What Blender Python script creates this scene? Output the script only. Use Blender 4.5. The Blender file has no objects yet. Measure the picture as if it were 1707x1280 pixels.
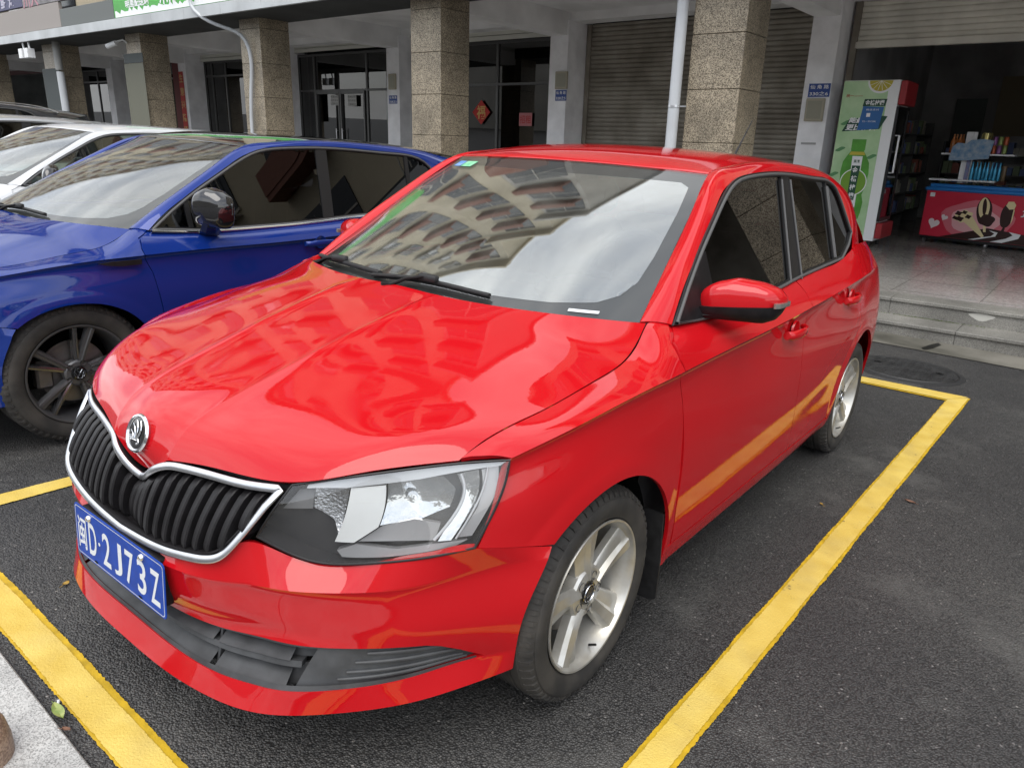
import bpy, math, random
import numpy as np
from mathutils import Matrix, Vector
from mathutils.geometry import delaunay_2d_cdt
R_ = math.radians
S = bpy.context.scene
random.seed(7); RNG = np.random.default_rng(7)

# ---------------------------------------------------------------- camera
def cam_axes(yaw, pitch, roll):
    f = np.array([-math.sin(yaw)*math.cos(pitch), math.cos(yaw)*math.cos(pitch), -math.sin(pitch)])
    r = np.array([math.cos(yaw), math.sin(yaw), 0.0]); u = np.cross(r, f)
    c, s = math.cos(roll), math.sin(roll)
    return c*r + s*u, -s*r + c*u, f
CAM_LOC = (1.65244, -1.52491, 1.41071)
cr_, cu_, cf_ = cam_axes(.643547, .303506, .065841)
cd = bpy.data.cameras.new('camera'); cam = bpy.data.objects.new('camera', cd); S.collection.objects.link(cam)
m = Matrix.Identity(4)
for i in range(3):
    m[i][0] = cr_[i]; m[i][1] = cu_[i]; m[i][2] = -cf_[i]; m[i][3] = CAM_LOC[i]
cam.matrix_world = m
cd.sensor_width = 36.0; cd.lens = 1230.59/1707*36; cd.clip_start = .05; cd.clip_end = 2000
S.camera = cam

# ---------------------------------------------------------------- sky and sun (bright broken overcast)
SUN_EL, SUN_AZ = 58.0, 150.0           # azimuth of the sun measured clockwise from +Y
S.view_settings.view_transform = 'Standard'; S.view_settings.look = 'None'
S.view_settings.exposure = EXPOSURE = 1.0; S.view_settings.gamma = 1.0
world = bpy.data.worlds.new('World'); S.world = world; world.use_nodes = True
nt = world.node_tree; nt.nodes.clear()
def wn(t, **k):
    n = nt.nodes.new(t)
    for a, b in k.items(): setattr(n, a, b)
    return n
out = wn('ShaderNodeOutputWorld'); bg = wn('ShaderNodeBackground'); bg.inputs['Strength'].default_value = .10
sky = wn('ShaderNodeTexSky', sky_type='NISHITA'); sky.sun_disc = False
sky.sun_elevation = R_(SUN_EL); sky.sun_rotation = R_(SUN_AZ)
tc = wn('ShaderNodeTexCoord'); mp = wn('ShaderNodeMapping'); mp.inputs['Scale'].default_value = (1, 1, 2.2)
no = wn('ShaderNodeTexNoise'); no.inputs['Scale'].default_value = 2.3; no.inputs['Detail'].default_value = 7; no.inputs['Roughness'].default_value = .55
rp = wn('ShaderNodeValToRGB'); rp.color_ramp.elements[0].position = .30; rp.color_ramp.elements[0].color = (.30, .30, .30, 1)
rp.color_ramp.elements[1].position = .62; rp.color_ramp.elements[1].color = (1, 1, 1, 1)
no2 = wn('ShaderNodeTexNoise'); no2.inputs['Scale'].default_value = 5.5; no2.inputs['Detail'].default_value = 5
cl = wn('ShaderNodeMix', data_type='RGBA'); cl.inputs['A'].default_value = (6.6, 6.9, 7.4, 1); cl.inputs['B'].default_value = (13.0, 13.1, 13.2, 1)
mx = wn('ShaderNodeMix', data_type='RGBA')
L = nt.links.new
L(tc.outputs['Generated'], mp.inputs['Vector']); L(mp.outputs['Vector'], no.inputs['Vector']); L(mp.outputs['Vector'], no2.inputs['Vector'])
L(no.outputs['Fac'], rp.inputs['Fac']); L(rp.outputs['Color'], mx.inputs['Factor'])
L(no2.outputs['Fac'], cl.inputs['Factor']); L(sky.outputs['Color'], mx.inputs['A']); L(cl.outputs['Result'], mx.inputs['B'])
L(mx.outputs['Result'], bg.inputs['Color']); L(bg.outputs['Background'], out.inputs['Surface'])
sl = bpy.data.lights.new('sun', 'SUN'); sl.energy = 1.2; sl.angle = R_(50); sl.color = (1, .96, .90)
sun = bpy.data.objects.new('sun', sl); S.collection.objects.link(sun)
sdir = Vector((math.sin(R_(SUN_AZ))*math.cos(R_(SUN_EL)), math.cos(R_(SUN_AZ))*math.cos(R_(SUN_EL)), math.sin(R_(SUN_EL))))
sun.rotation_euler = sdir.to_track_quat('Z', 'Y').to_euler(); sun.location = sdir*60

# ---------------------------------------------------------------- materials
def mat(name, col, rough=.5, metal=0., coat=0., spec=.5, nscale=0, namt=.15, bump=0., bscale=None, bdist=.002, col2=None, emit=0, trans=0, ior=1.45, coords='Object', coat_rough=.03, detail=4, rvar=0):
    M = bpy.data.materials.new(name); M.use_nodes = True; T = M.node_tree; B = T.nodes['Principled BSDF']
    B.inputs['Base Color'].default_value = (*col, 1); B.inputs['Roughness'].default_value = rough
    B.inputs['Metallic'].default_value = metal; B.inputs['Coat Weight'].default_value = coat
    B.inputs['Coat Roughness'].default_value = coat_rough
    B.inputs['Specular IOR Level'].default_value = spec; B.inputs['IOR'].default_value = ior
    if trans: B.inputs['Transmission Weight'].default_value = trans
    if emit: B.inputs['Emission Color'].default_value = (*col, 1); B.inputs['Emission Strength'].default_value = emit
    if nscale or bump:
        tc = T.nodes.new('ShaderNodeTexCoord')
        def noise(s, d=detail):
            n = T.nodes.new('ShaderNodeTexNoise'); n.inputs['Scale'].default_value = s; n.inputs['Detail'].default_value = d
            T.links.new(tc.outputs[coords], n.inputs['Vector']); return n
    if nscale:
        n = noise(nscale); x = T.nodes.new('ShaderNodeMix'); x.data_type = 'RGBA'
        c2 = col2 or tuple(max(0, c*(1-namt)) for c in col); c1 = col if col2 else tuple(min(1, c*(1+namt)) for c in col)
        r = T.nodes.new('ShaderNodeValToRGB'); r.color_ramp.elements[0].position = .35; r.color_ramp.elements[1].position = .65
        x.inputs['A'].default_value = (*c1, 1); x.inputs['B'].default_value = (*c2, 1)
        T.links.new(n.outputs['Fac'], r.inputs['Fac']); T.links.new(r.outputs['Color'], x.inputs['Factor'])
        T.links.new(x.outputs['Result'], B.inputs['Base Color'])
        if rvar:
            mr = T.nodes.new('ShaderNodeMapRange'); mr.inputs['To Min'].default_value = max(0, rough-rvar); mr.inputs['To Max'].default_value = rough+rvar
            T.links.new(n.outputs['Fac'], mr.inputs['Value']); T.links.new(mr.outputs['Result'], B.inputs['Roughness'])
    if bump:
        n = noise(bscale or 60, 3); b = T.nodes.new('ShaderNodeBump'); b.inputs['Strength'].default_value = bump; b.inputs['Distance'].default_value = bdist
        T.links.new(n.outputs['Fac'], b.inputs['Height']); T.links.new(b.outputs['Normal'], B.inputs['Normal'])
    return M
def glass(name, tint, refl_ior=1.5, rough=.0, boost=0.0, dust=0.0):
    # thin pane: dielectric reflection over a tinted see-through film
    M = bpy.data.materials.new(name); M.use_nodes = True; T = M.node_tree; T.nodes.clear()
    o = T.nodes.new('ShaderNodeOutputMaterial'); g = T.nodes.new('ShaderNodeBsdfGlossy'); t = T.nodes.new('ShaderNodeBsdfTransparent')
    f = T.nodes.new('ShaderNodeFresnel'); x = T.nodes.new('ShaderNodeMixShader')
    g.inputs['Roughness'].default_value = rough; g.inputs['Color'].default_value = (1, 1, 1, 1); t.inputs['Color'].default_value = (*tint, 1); f.inputs['IOR'].default_value = refl_ior
    # a thin pane reflects alike from both sides: undo the node's inversion on back faces
    ge = T.nodes.new('ShaderNodeNewGeometry'); im = T.nodes.new('ShaderNodeMix'); im.data_type = 'FLOAT'; im.inputs[2].default_value = refl_ior; im.inputs[3].default_value = 1/refl_ior
    T.links.new(ge.outputs['Backfacing'], im.inputs[0]); T.links.new(im.outputs[0], f.inputs['IOR'])
    T.links.new(t.outputs[0], x.inputs[1]); T.links.new(g.outputs[0], x.inputs[2])
    if boost:
        a = T.nodes.new('ShaderNodeMath'); a.operation = 'ADD'; a.inputs[1].default_value = boost; a.use_clamp = True
        T.links.new(f.outputs[0], a.inputs[0]); T.links.new(a.outputs[0], x.inputs[0])
    else: T.links.new(f.outputs[0], x.inputs[0])
    last = x
    if dust:
        d = T.nodes.new('ShaderNodeBsdfDiffuse'); d.inputs['Color'].default_value = (.42, .40, .36, 1)
        tc = T.nodes.new('ShaderNodeTexCoord'); n = T.nodes.new('ShaderNodeTexNoise'); n.inputs['Scale'].default_value = 9; n.inputs['Detail'].default_value = 8
        mr = T.nodes.new('ShaderNodeMapRange'); mr.inputs['From Min'].default_value = .35; mr.inputs['From Max'].default_value = .8; mr.inputs['To Min'].default_value = dust*.4; mr.inputs['To Max'].default_value = dust*2
        y = T.nodes.new('ShaderNodeMixShader'); T.links.new(tc.outputs['Object'], n.inputs['Vector']); T.links.new(n.outputs['Fac'], mr.inputs['Value'])
        T.links.new(mr.outputs['Result'], y.inputs[0]); T.links.new(x.outputs[0], y.inputs[1]); T.links.new(d.outputs[0], y.inputs[2]); last = y
    T.links.new(last.outputs[0], o.inputs['Surface']); return M

# ---------------------------------------------------------------- mesh helpers
COL = S.collection
def obj(name, V, F, mats=None, parent=None, smooth=True, angle=35, mi=None, matrix=None):
    me = bpy.data.meshes.new(name); me.from_pydata([tuple(map(float, v)) for v in V], [], [tuple(map(int, f)) for f in F]); me.update()
    if mats is not None:
        for q in (mats if isinstance(mats, (list, tuple)) else [mats]): me.materials.append(q)
    if mi is not None: me.polygons.foreach_set('material_index', list(mi))
    if smooth:
        me.polygons.foreach_set('use_smooth', [True]*len(me.polygons)); me.set_sharp_from_angle(angle=R_(angle))
    o = bpy.data.objects.new(name, me); COL.objects.link(o)
    if parent is not None: o.parent = parent
    if matrix is not None: o.matrix_world = matrix
    return o
def tag(o, label=None, cat=None, group=None, kind=None):
    if label: o['label'] = label
    if cat: o['category'] = cat
    if group: o['group'] = group
    if kind: o['kind'] = kind
    return o
def empty(name, loc=(0, 0, 0), rz=0, label=None, cat=None, group=None, matrix=None):
    o = bpy.data.objects.new(name, None); COL.objects.link(o); o.location = loc; o.rotation_euler = (0, 0, rz); o.empty_display_size = .1
    if matrix is not None: o.matrix_world = matrix
    return tag(o, label, cat, group)
class MB:
    def __init__(s): s.v = []; s.f = []; s.m = []
    def add(s, V, F, mi=0):
        b = len(s.v); s.v += [tuple(map(float, p)) for p in V]; s.f += [tuple(b+int(i) for i in f) for f in F]; s.m += [mi]*len(F)
    def box(s, a, b, mi=0, bev=0.):
        x0, y0, z0 = [min(p, q) for p, q in zip(a, b)]; x1, y1, z1 = [max(p, q) for p, q in zip(a, b)]
        if bev <= 0:
            V = [(x, y, z) for z in (z0, z1) for y in (y0, y1) for x in (x0, x1)]
            F = [(0, 2, 3, 1), (4, 5, 7, 6), (0, 1, 5, 4), (2, 6, 7, 3), (0, 4, 6, 2), (1, 3, 7, 5)]
            s.add(V, F, mi); return
        # chamfered box
        V = []; idx = {}
        for ix, x in enumerate((x0, x1)):
            for iy, y in enumerate((y0, y1)):
                for iz, z in enumerate((z0, z1)):
                    sx, sy, sz = (1 if ix == 0 else -1), (1 if iy == 0 else -1), (1 if iz == 0 else -1)
                    for ax in range(3):
                        p = [x+sx*bev, y+sy*bev, z+sz*bev]; p[ax] = (x, y, z)[ax]
                        idx[(ix, iy, iz, ax)] = len(V); V.append(p)
        F = []
        for ax in range(3):
            for sd in (0, 1):
                o_ = [a_ for a_ in range(3) if a_ != ax]; q = []
                for (p0, p1) in ((0, 0), (1, 0), (1, 1), (0, 1)):
                    k = [0, 0, 0]; k[ax] = sd; k[o_[0]] = p0; k[o_[1]] = p1; q.append(idx[(*k, ax)])
                flip = (sd == 0) ^ (ax == 1)
                F.append(q[::-1] if flip else q)
        c0 = np.array([(x0+x1)/2, (y0+y1)/2, (z0+z1)/2]); VA = np.array(V)
        def orient(q):
            n = np.cross(VA[q[1]]-VA[q[0]], VA[q[2]]-VA[q[0]])
            return q if np.dot(n, VA[q].mean(0)-c0) > 0 else q[::-1]
        F = [orient(list(q)) for q in F]
        for ax in range(3):
            a1, a2 = [a_ for a_ in range(3) if a_ != ax]
            for p1 in (0, 1):
                for p2 in (0, 1):
                    q = []
                    for e, axx in ((0, a1), (1, a1), (1, a2), (0, a2)):
                        k = [0, 0, 0]; k[ax] = e; k[a1] = p1; k[a2] = p2; q.append(idx[(*k, axx)])
                    F.append(orient(q))
        for ix in (0, 1):
            for iy in (0, 1):
                for iz in (0, 1): F.append(orient([idx[(ix, iy, iz, a_)] for a_ in range(3)]))
        s.add(V, F, mi)
    def tube(s, P, r, n=10, mi=0, cap=True, flat=None, up=None):
        P = np.array(P, float); N = len(P); rr = np.full(N, r) if np.isscalar(r) else np.array(r, float)
        T = np.gradient(P, axis=0); T /= np.linalg.norm(T, axis=1)[:, None]+1e-12
        a = np.array(up if up is not None else ([0, 0, 1.] if abs(T[0][2]) < .9 else [1., 0, 0])); V = []
        for i in range(N):
            u = a-T[i]*np.dot(a, T[i]); u /= np.linalg.norm(u)+1e-12; w = np.cross(T[i], u); a = u if up is None else a
            fu, fw = (rr[i], rr[i]) if flat is None else (rr[i]*flat[0], rr[i]*flat[1])
            for k in range(n):
                t = 2*math.pi*(k+.5)/n; V.append(P[i]+u*math.cos(t)*fu+w*math.sin(t)*fw)
        F = [(i*n+k, i*n+(k+1) % n, (i+1)*n+(k+1) % n, (i+1)*n+k) for i in range(N-1) for k in range(n)]
        if cap: F += [tuple(range(n))[::-1], tuple((N-1)*n+k for k in range(n))]
        s.add(V, F, mi)
    def cyl(s, a, b, r, n=24, r2=None, mi=0):
        s.tube([a, b], [r, r if r2 is None else r2], n, mi)
    def lathe(s, prof, axis='x', c=(0, 0, 0), n=48, mi=0, close=False):
        # prof: list of (along-axis, radius)
        V = []
        for (h, r) in prof:
            for k in range(n):
                t = 2*math.pi*k/n; p = {'x': (h, r*math.cos(t), r*math.sin(t)), 'z': (r*math.cos(t), r*math.sin(t), h), 'y': (r*math.sin(t), h, r*math.cos(t))}[axis]
                V.append(np.add(p, c))
        m_ = len(prof); F = []
        for i in range(m_-1+(1 if close else 0)):
            j = (i+1) % m_
            for k in range(n): F.append((i*n+k, i*n+(k+1) % n, j*n+(k+1) % n, j*n+k))
        s.add(V, F, mi)
    def prism(s, poly, h0, h1, axis='z', mi=0):
        # extruded polygon; poly in the other two coordinates
        n = len(poly)
        def P(p, h): return {'z': (p[0], p[1], h), 'y': (p[0], h, p[1]), 'x': (h, p[0], p[1])}[axis]
        V = [P(p, h0) for p in poly]+[P(p, h1) for p in poly]
        F = [(i, (i+1) % n, n+(i+1) % n, n+i) for i in range(n)]
        F += [tuple(range(n))[::-1], tuple(range(n, 2*n))]
        s.add(V, F, mi)
    def obj(s, name, mats, parent=None, smooth=True, angle=35, matrix=None, recalc=False):
        o = obj(name, s.v, s.f, mats, parent, smooth, angle, s.m, matrix)
        if recalc: fixn(o)
        return o
def fixn(o):
    import bmesh
    b = bmesh.new(); b.from_mesh(o.data); bmesh.ops.recalc_face_normals(b, faces=b.faces); b.to_mesh(o.data); b.free()
def text_mesh(body, size=1., extrude=0., bold=0.):
    cu = bpy.data.curves.new('txt', 'FONT'); cu.body = body; cu.size = size; cu.extrude = extrude; cu.offset = bold; cu.align_x = 'CENTER'; cu.align_y = 'CENTER'; cu.resolution_u = 4
    o = bpy.data.objects.new('txt', cu); COL.objects.link(o); bpy.context.view_layer.update()
    me = bpy.data.meshes.new_from_object(o.evaluated_get(bpy.context.evaluated_depsgraph_get()))
    V = np.array([v.co[:] for v in me.vertices]).reshape(-1, 3); F = [tuple(p.vertices) for p in me.polygons]
    bpy.data.objects.remove(o); bpy.data.curves.remove(cu); bpy.data.meshes.remove(me); return V, F
def text_fit(mb, body, cx, cy, w, h, frame, mi=0, bold=0., lift=.001, shear=0.):
    """lay writing on a plane: frame = (origin, xdir, ydir, normal)"""
    V, F = text_mesh(body, 1., 0., bold)
    if not len(V): return
    lo, hi = V.min(0), V.max(0); V = V.copy()
    V[:, 0] = (V[:, 0]-(lo[0]+hi[0])/2)*w/(hi[0]-lo[0]+1e-9); V[:, 1] = (V[:, 1]-(lo[1]+hi[1])/2)*h/(hi[1]-lo[1]+1e-9)
    V[:, 0] += shear*V[:, 1]
    o, X, Y, Z = [np.array(q, float) for q in frame]
    P = o+np.outer(V[:, 0]+cx, X)+np.outer(V[:, 1]+cy, Y)+Z*lift
    mb.add(P, F, mi)

# ---------------------------------------------------------------- smooth surface patches (cubic through control points)
def basis(nodes, t, breaks=()):
    nodes = np.asarray(nodes, float); t = np.asarray(t, float); n = len(nodes); Wt = np.zeros((len(t), n))
    cuts = sorted(set([0, n-1]+list(breaks)))
    for a, b in zip(cuts[:-1], cuts[1:]):
        x = nodes[a:b+1]; k = len(x); sel = (t >= x[0]) & ((t < x[-1]) if b != n-1 else (t <= x[-1]+1e-9))
        if a == 0: sel |= t < x[0]
        if b == n-1: sel |= t > x[-1]
        if not sel.any(): continue
        tt = np.clip(t[sel], x[0], x[-1]); h = np.diff(x)
        D = np.zeros((k, k))     # second derivatives as linear map of the data
        if k > 2:
            A = np.zeros((k, k)); Bm = np.zeros((k, k)); A[0, 0] = A[-1, -1] = 1
            for i in range(1, k-1):
                A[i, i-1] = h[i-1]; A[i, i] = 2*(h[i-1]+h[i]); A[i, i+1] = h[i]
                Bm[i, i-1] = 6/h[i-1]; Bm[i, i] = -6/h[i-1]-6/h[i]; Bm[i, i+1] = 6/h[i]
            D = np.linalg.solve(A, Bm)
        j = np.clip(np.searchsorted(x, tt, side='right')-1, 0, k-2); H = h[j]
        a1 = (x[j+1]-tt)/H; b1 = (tt-x[j])/H; I = np.eye(k)
        Wt[np.ix_(sel, range(a, b+1))] = a1[:, None]*I[j]+b1[:, None]*I[j+1]+(((a1**3-a1)*H*H/6)[:, None]*D[j]+((b1**3-b1)*H*H/6)[:, None]*D[j+1])
    return Wt
class Tens:
    def __init__(s, CP, un=None, vn=None, ub=(), vb=(), sym=False, warp=None):
        CP = np.array(CP, float)
        if sym:
            L_ = CP[:, :0:-1].copy(); L_[:, :, 0] *= -1; CP = np.concatenate([L_, CP], 1); J = CP.shape[1]//2
            vb = [J-b for b in vb]+[J+b for b in vb]; vn = np.arange(-J, J+1)
        if warp: CP = warp(CP)
        s.CP = CP; s.un = np.arange(CP.shape[0]) if un is None else np.array(un, float); s.vn = np.arange(CP.shape[1]) if vn is None else np.array(vn, float)
        s.ub, s.vb = ub, vb
    def __call__(s, u, v):
        u = np.atleast_1d(np.asarray(u, float)); v = np.atleast_1d(np.asarray(v, float)); o_ = np.zeros((len(u), 3))
        for i in range(0, len(u), 4000):
            A = basis(s.un, u[i:i+4000], s.ub); B = basis(s.vn, v[i:i+4000], s.vb)
            o_[i:i+4000] = np.einsum('ni,ijk,nj->nk', A, s.CP, B)
        return o_
    def normal(s, u, v, e=2e-3):
        u = np.atleast_1d(np.asarray(u, float)); v = np.atleast_1d(np.asarray(v, float))
        du = s(np.minimum(u+e, s.un[-1]), v)-s(np.maximum(u-e, s.un[0]), v); dv = s(u, np.minimum(v+e, s.vn[-1]))-s(u, np.maximum(v-e, s.vn[0]))
        n = np.cross(du, dv); return n/(np.linalg.norm(n, axis=1)[:, None]+1e-12)
def inpoly(P, poly):
    x, y = P[:, 0], P[:, 1]; px, py = poly[:, 0], poly[:, 1]; qx, qy = np.roll(px, -1), np.roll(py, -1); c = np.zeros(len(P), bool)
    for a, b, d, e in zip(px, py, qx, qy):
        k = ((b > y) != (e > y)); 
        with np.errstate(divide='ignore', invalid='ignore'): c ^= k & (x < (d-a)*(y-b)/(e-b+1e-15)+a)
    return c
def segdist(P, poly):
    a = poly; b = np.roll(poly, -1, 0); best = np.full(len(P), 1e9)
    for p, q in zip(a, b):
        d = q-p; t = np.clip(((P-p)@d)/(d@d+1e-18), 0, 1); best = np.minimum(best, np.hypot(*(P-(p+t[:, None]*d)).T))
    return best
def densify(poly, step, closed=True):
    out_ = []; n = len(poly)
    for i in range(n if closed else n-1):
        a = np.array(poly[i], float); b = np.array(poly[(i+1) % n], float); k = max(1, int(math.ceil(np.hypot(*(b-a))/step)))
        out_ += [tuple(a+(b-a)*j/k) for j in range(k)]
    if not closed: out_.append(tuple(poly[-1]))
    return out_
def spl(P, n, closed=False):
    """smooth curve through points (any dimension)"""
    P = np.array(P, float)
    if closed: k = len(P); P = np.concatenate([P[-3:], P, P[:4]])
    t = np.concatenate([[0], np.cumsum(np.linalg.norm(np.diff(P, axis=0), axis=1))])
    tt = np.linspace(t[3], t[3+k], n, endpoint=False) if closed else np.linspace(t[0], t[-1], n)
    return basis(t, tt)@P
def offset2(poly, d):
    """move a polygon's edge inward by d (2D)"""
    P = np.array(poly, float); n = len(P); area = 0.5*np.sum(P[:, 0]*np.roll(P[:, 1], -1)-np.roll(P[:, 0], -1)*P[:, 1]); sg = 1 if area > 0 else -1
    e = np.roll(P, -1, 0)-P; L_ = np.hypot(e[:, 0], e[:, 1])[:, None]+1e-12; e = e/L_; nr = np.stack([-e[:, 1], e[:, 0]], 1)*sg
    npv = np.roll(nr, 1, 0); b = nr+npv; b /= np.linalg.norm(b, axis=1)[:, None]+1e-12; c = np.clip((b*nr).sum(1), .5, 1)
    return P+b*(d/c)[:, None]
def clip_slant(poly, yb, yt, keep):
    """keep the part of a (y,z) polygon on one side of a slanted line (y = yb at z .99, yt at z 1.39)"""
    P = np.array(poly, float); f = (P[:, 0]-(yb+(yt-yb)*(P[:, 1]-.99)/.40))*keep; out_ = []
    for i in range(len(P)):
        j = (i+1) % len(P)
        if f[i] >= 0: out_.append(P[i])
        if (f[i] >= 0) != (f[j] >= 0): t = f[i]/(f[i]-f[j]); out_.append(P[i]+(P[j]-P[i])*t)
    return np.array(out_)
def patch(T, poly, step=(.02, .02), sc=(1., 1.), holes=(), rim=.012, center=(0, 1.2, .6), lines_u=(), lines_v=(), off=0., out_dir=None, mb=None, mi=0):
    """trimmed piece of surface T: poly/holes in (u,v); returns (V,F) with a folded-in rim"""
    sc = np.array(sc); loops = [np.array(densify(np.array(poly)*sc, min(step)*.9))]+[np.array(densify(np.array(h)*sc, min(step)*.9)) for h in holes]
    lo, hi = loops[0].min(0), loops[0].max(0)
    us = np.unique(np.concatenate([np.arange(lo[0], hi[0], step[0]), np.array(lines_u)*sc[0]])); vs = np.unique(np.concatenate([np.arange(lo[1], hi[1], step[1]), np.array(lines_v)*sc[1]]))
    G = np.stack(np.meshgrid(us, vs, indexing='ij'), -1).reshape(-1, 2)
    ok = inpoly(G, loops[0]) & (segdist(G, loops[0]) > min(step)*.35)
    for h in loops[1:]: ok &= ~inpoly(G, h) & (segdist(G, h) > min(step)*.35)
    G = G[ok]; pts = []; edges = []
    for l in loops:
        b = len(pts); pts += [Vector(p) for p in l]; n = len(l); edges += [(b+i, b+(i+1) % n) for i in range(n)]
    nb = len(pts); pts += [Vector(p) for p in G]
    r = delaunay_2d_cdt(pts, edges, [], 0, 1e-7)
    P2 = np.array([v[:] for v in r[0]]); F = np.array([f for f in r[2] if len(f) == 3])
    c = P2[F].mean(1); k = inpoly(c, loops[0])
    for h in loops[1:]: k &= ~inpoly(c, h)
    F = F[k]; uv = P2/sc; V = T(uv[:, 0], uv[:, 1]); N = T.normal(uv[:, 0], uv[:, 1])
    ctr = np.array(center) if out_dir is None else None
    ref = (V-ctr) if out_dir is None else np.array(out_dir, float)[None]
    sgn = 1 if np.median((N*ref).sum(1)) > 0 else -1
    N = N*sgn; V = V+N*off
    fn = np.cross(V[F[:, 1]]-V[F[:, 0]], V[F[:, 2]]-V[F[:, 0]]); fl = (fn*N[F[:, 0]]).sum(1) < 0; F[fl] = F[fl][:, ::-1]
    V = V.tolist(); F = F.tolist()
    if rim:
        for l in loops:
            q = l/sc; A = T(q[:, 0], q[:, 1]); Nn = T.normal(q[:, 0], q[:, 1])*sgn; A = A+Nn*off; b = len(V); n = len(l)
            V += A.tolist()+(A-Nn*rim).tolist()
            d = 1 if (np.sum(l[:, 0]*np.roll(l[:, 1], -1)-np.roll(l[:, 0], -1)*l[:, 1]) > 0) else -1
            for i in range(n): j = (i+1) % n; F.append([b+i, b+j, b+n+j, b+n+i])
    if mb is not None: mb.add(V, F, mi)
    return V, F
def grid(T, u0, u1, nu, v0, v1, nv, off=0., center=(0, 1.2, .6), out_dir=None):
    u = np.linspace(u0, u1, nu); v = np.linspace(v0, v1, nv); U, Vv = np.meshgrid(u, v, indexing='ij'); P = T(U.ravel(), Vv.ravel()); N = T.normal(U.ravel(), Vv.ravel())
    ref = P-np.array(center) if out_dir is None else np.array(out_dir, float)[None]; sg = 1 if np.median((N*ref).sum(1)) > 0 else -1
    P = P+N*sg*off; F = [(i*nv+j, i*nv+j+1, (i+1)*nv+j+1, (i+1)*nv+j) for i in range(nu-1) for j in range(nv-1)]
    f = F[len(F)//2]; n = np.cross(P[f[1]]-P[f[0]], P[f[2]]-P[f[0]])
    if np.dot(n, (N*sg)[f[0]]) < 0: F = [q[::-1] for q in F]
    return P, F
# ---------------------------------------------------------------- car surfaces (metres; origin under the front axle, +Y to the rear, +X the driver's side)
SIDE_F = [  # (y, [(x, z) from shutline down to sill])
 (-0.45, [(0.69,0.765),(0.708,0.7621),(0.722,0.7571),(0.735,0.748),(0.7299,0.712),(0.748,0.66),(0.755,0.58),(0.772,0.45),(0.778,0.33),(0.77,0.22)]),
 (-0.345, [(0.7144,0.8105),(0.7402,0.805),(0.7631,0.7975),(0.782,0.786),(0.7753,0.75),(0.795,0.68),(0.802,0.59),(0.81,0.46),(0.808,0.33),(0.795,0.22)]),
 (-0.19, [(0.7395,0.8415),(0.7724,0.8368),(0.8012,0.8309),(0.824,0.821),(0.815,0.785),(0.834,0.6999),(0.842,0.6),(0.845,0.4699),(0.838,0.3299),(0.822,0.22)]),
 (0, [(0.7571,0.8761),(0.7922,0.8693),(0.8241,0.861),(0.85,0.85),(0.8381,0.814),(0.853,0.7099),(0.86,0.6099),(0.8619,0.47),(0.852,0.3302),(0.835,0.22)]),
 (0.17, [(0.755,0.906),(0.7959,0.8954),(0.8323,0.8828),(0.8601,0.864),(0.8439,0.828),(0.857,0.721),(0.863,0.6101),(0.8621,0.47),(0.8521,0.3397),(0.8351,0.22)]),
 (0.25, [(0.7423,0.937),(0.7856,0.9281),(0.8299,0.907),(0.8629,0.8681),(0.8459,0.8321),(0.8571,0.7284),(0.863,0.61),(0.862,0.47),(0.852,0.3402),(0.835,0.22)]),
 (0.33, [(0.724,0.978),(0.7608,0.969),(0.8206,0.93),(0.8641,0.872),(0.8471,0.836),(0.857,0.7309),(0.863,0.61),(0.862,0.47),(0.852,0.3401),(0.835,0.22)]),
 (0.45, [(0.724,0.985),(0.767,0.9729),(0.8214,0.9326),(0.865,0.877),(0.848,0.841),(0.857,0.7299),(0.863,0.61),(0.862,0.47),(0.852,0.34),(0.835,0.22)]),
]
SIDE_R = [
 (.24, [(0.774,0.975),(0.824,0.938),(0.863,0.868),(0.846,0.832),(0.857,0.73),(0.866,0.61),(0.865,0.47),(0.859,0.37),(0.851,0.3),(0.835,0.228)]),
 (.60, [(0.772,0.963),(0.826,0.932),(0.867,0.885),(0.85,0.849),(0.858,0.74),(0.868,0.62),(0.866,0.49),(0.86,0.385),(0.852,0.3),(0.835,0.228)]),
 (1.0, [(0.772,0.974),(0.828,0.94),(0.868,0.897),(0.851,0.861),(0.859,0.75),(0.869,0.63),(0.867,0.5),(0.861,0.4),(0.852,0.3),(0.835,0.23)]),
 (1.4, [(0.77,0.994),(0.827,0.957),(0.867,0.915),(0.85,0.879),(0.859,0.76),(0.869,0.64),(0.867,0.51),(0.861,0.415),(0.852,0.3),(0.835,0.232)]),
 (1.8, [(0.768,1.016),(0.822,0.975),(0.863,0.935),(0.846,0.899),(0.858,0.78),(0.868,0.65),(0.866,0.52),(0.859,0.43),(0.852,0.3),(0.833,0.235)]),
 (2.1, [(0.766,1.032),(0.814,0.992),(0.855,0.95),(0.838,0.914),(0.855,0.79),(0.866,0.66),(0.862,0.53),(0.859,0.43),(0.85,0.31),(0.83,0.24)]),
 (2.4, [(0.748,1.078),(0.795,1.012),(0.836,0.958),(0.819,0.922),(0.848,0.8),(0.86,0.67),(0.86,0.54),(0.859,0.43),(0.842,0.32),(0.822,0.25)]),
 (2.7, [(0.715,1.08),(0.762,1.015),(0.8,0.958),(0.808,0.918),(0.83,0.8),(0.843,0.67),(0.843,0.54),(0.833,0.43),(0.822,0.33),(0.8,0.26)]),
 (2.95, [(0.665,1.065),(0.71,1.005),(0.745,0.95),(0.76,0.91),(0.79,0.8),(0.805,0.67),(0.805,0.54),(0.795,0.43),(0.78,0.33),(0.755,0.27)]),
 (3.12, [(0.6,1.04),(0.63,0.99),(0.652,0.94),(0.67,0.9),(0.702,0.8),(0.72,0.67),(0.72,0.54),(0.71,0.43),(0.695,0.33),(0.67,0.28)]),
]
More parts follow.
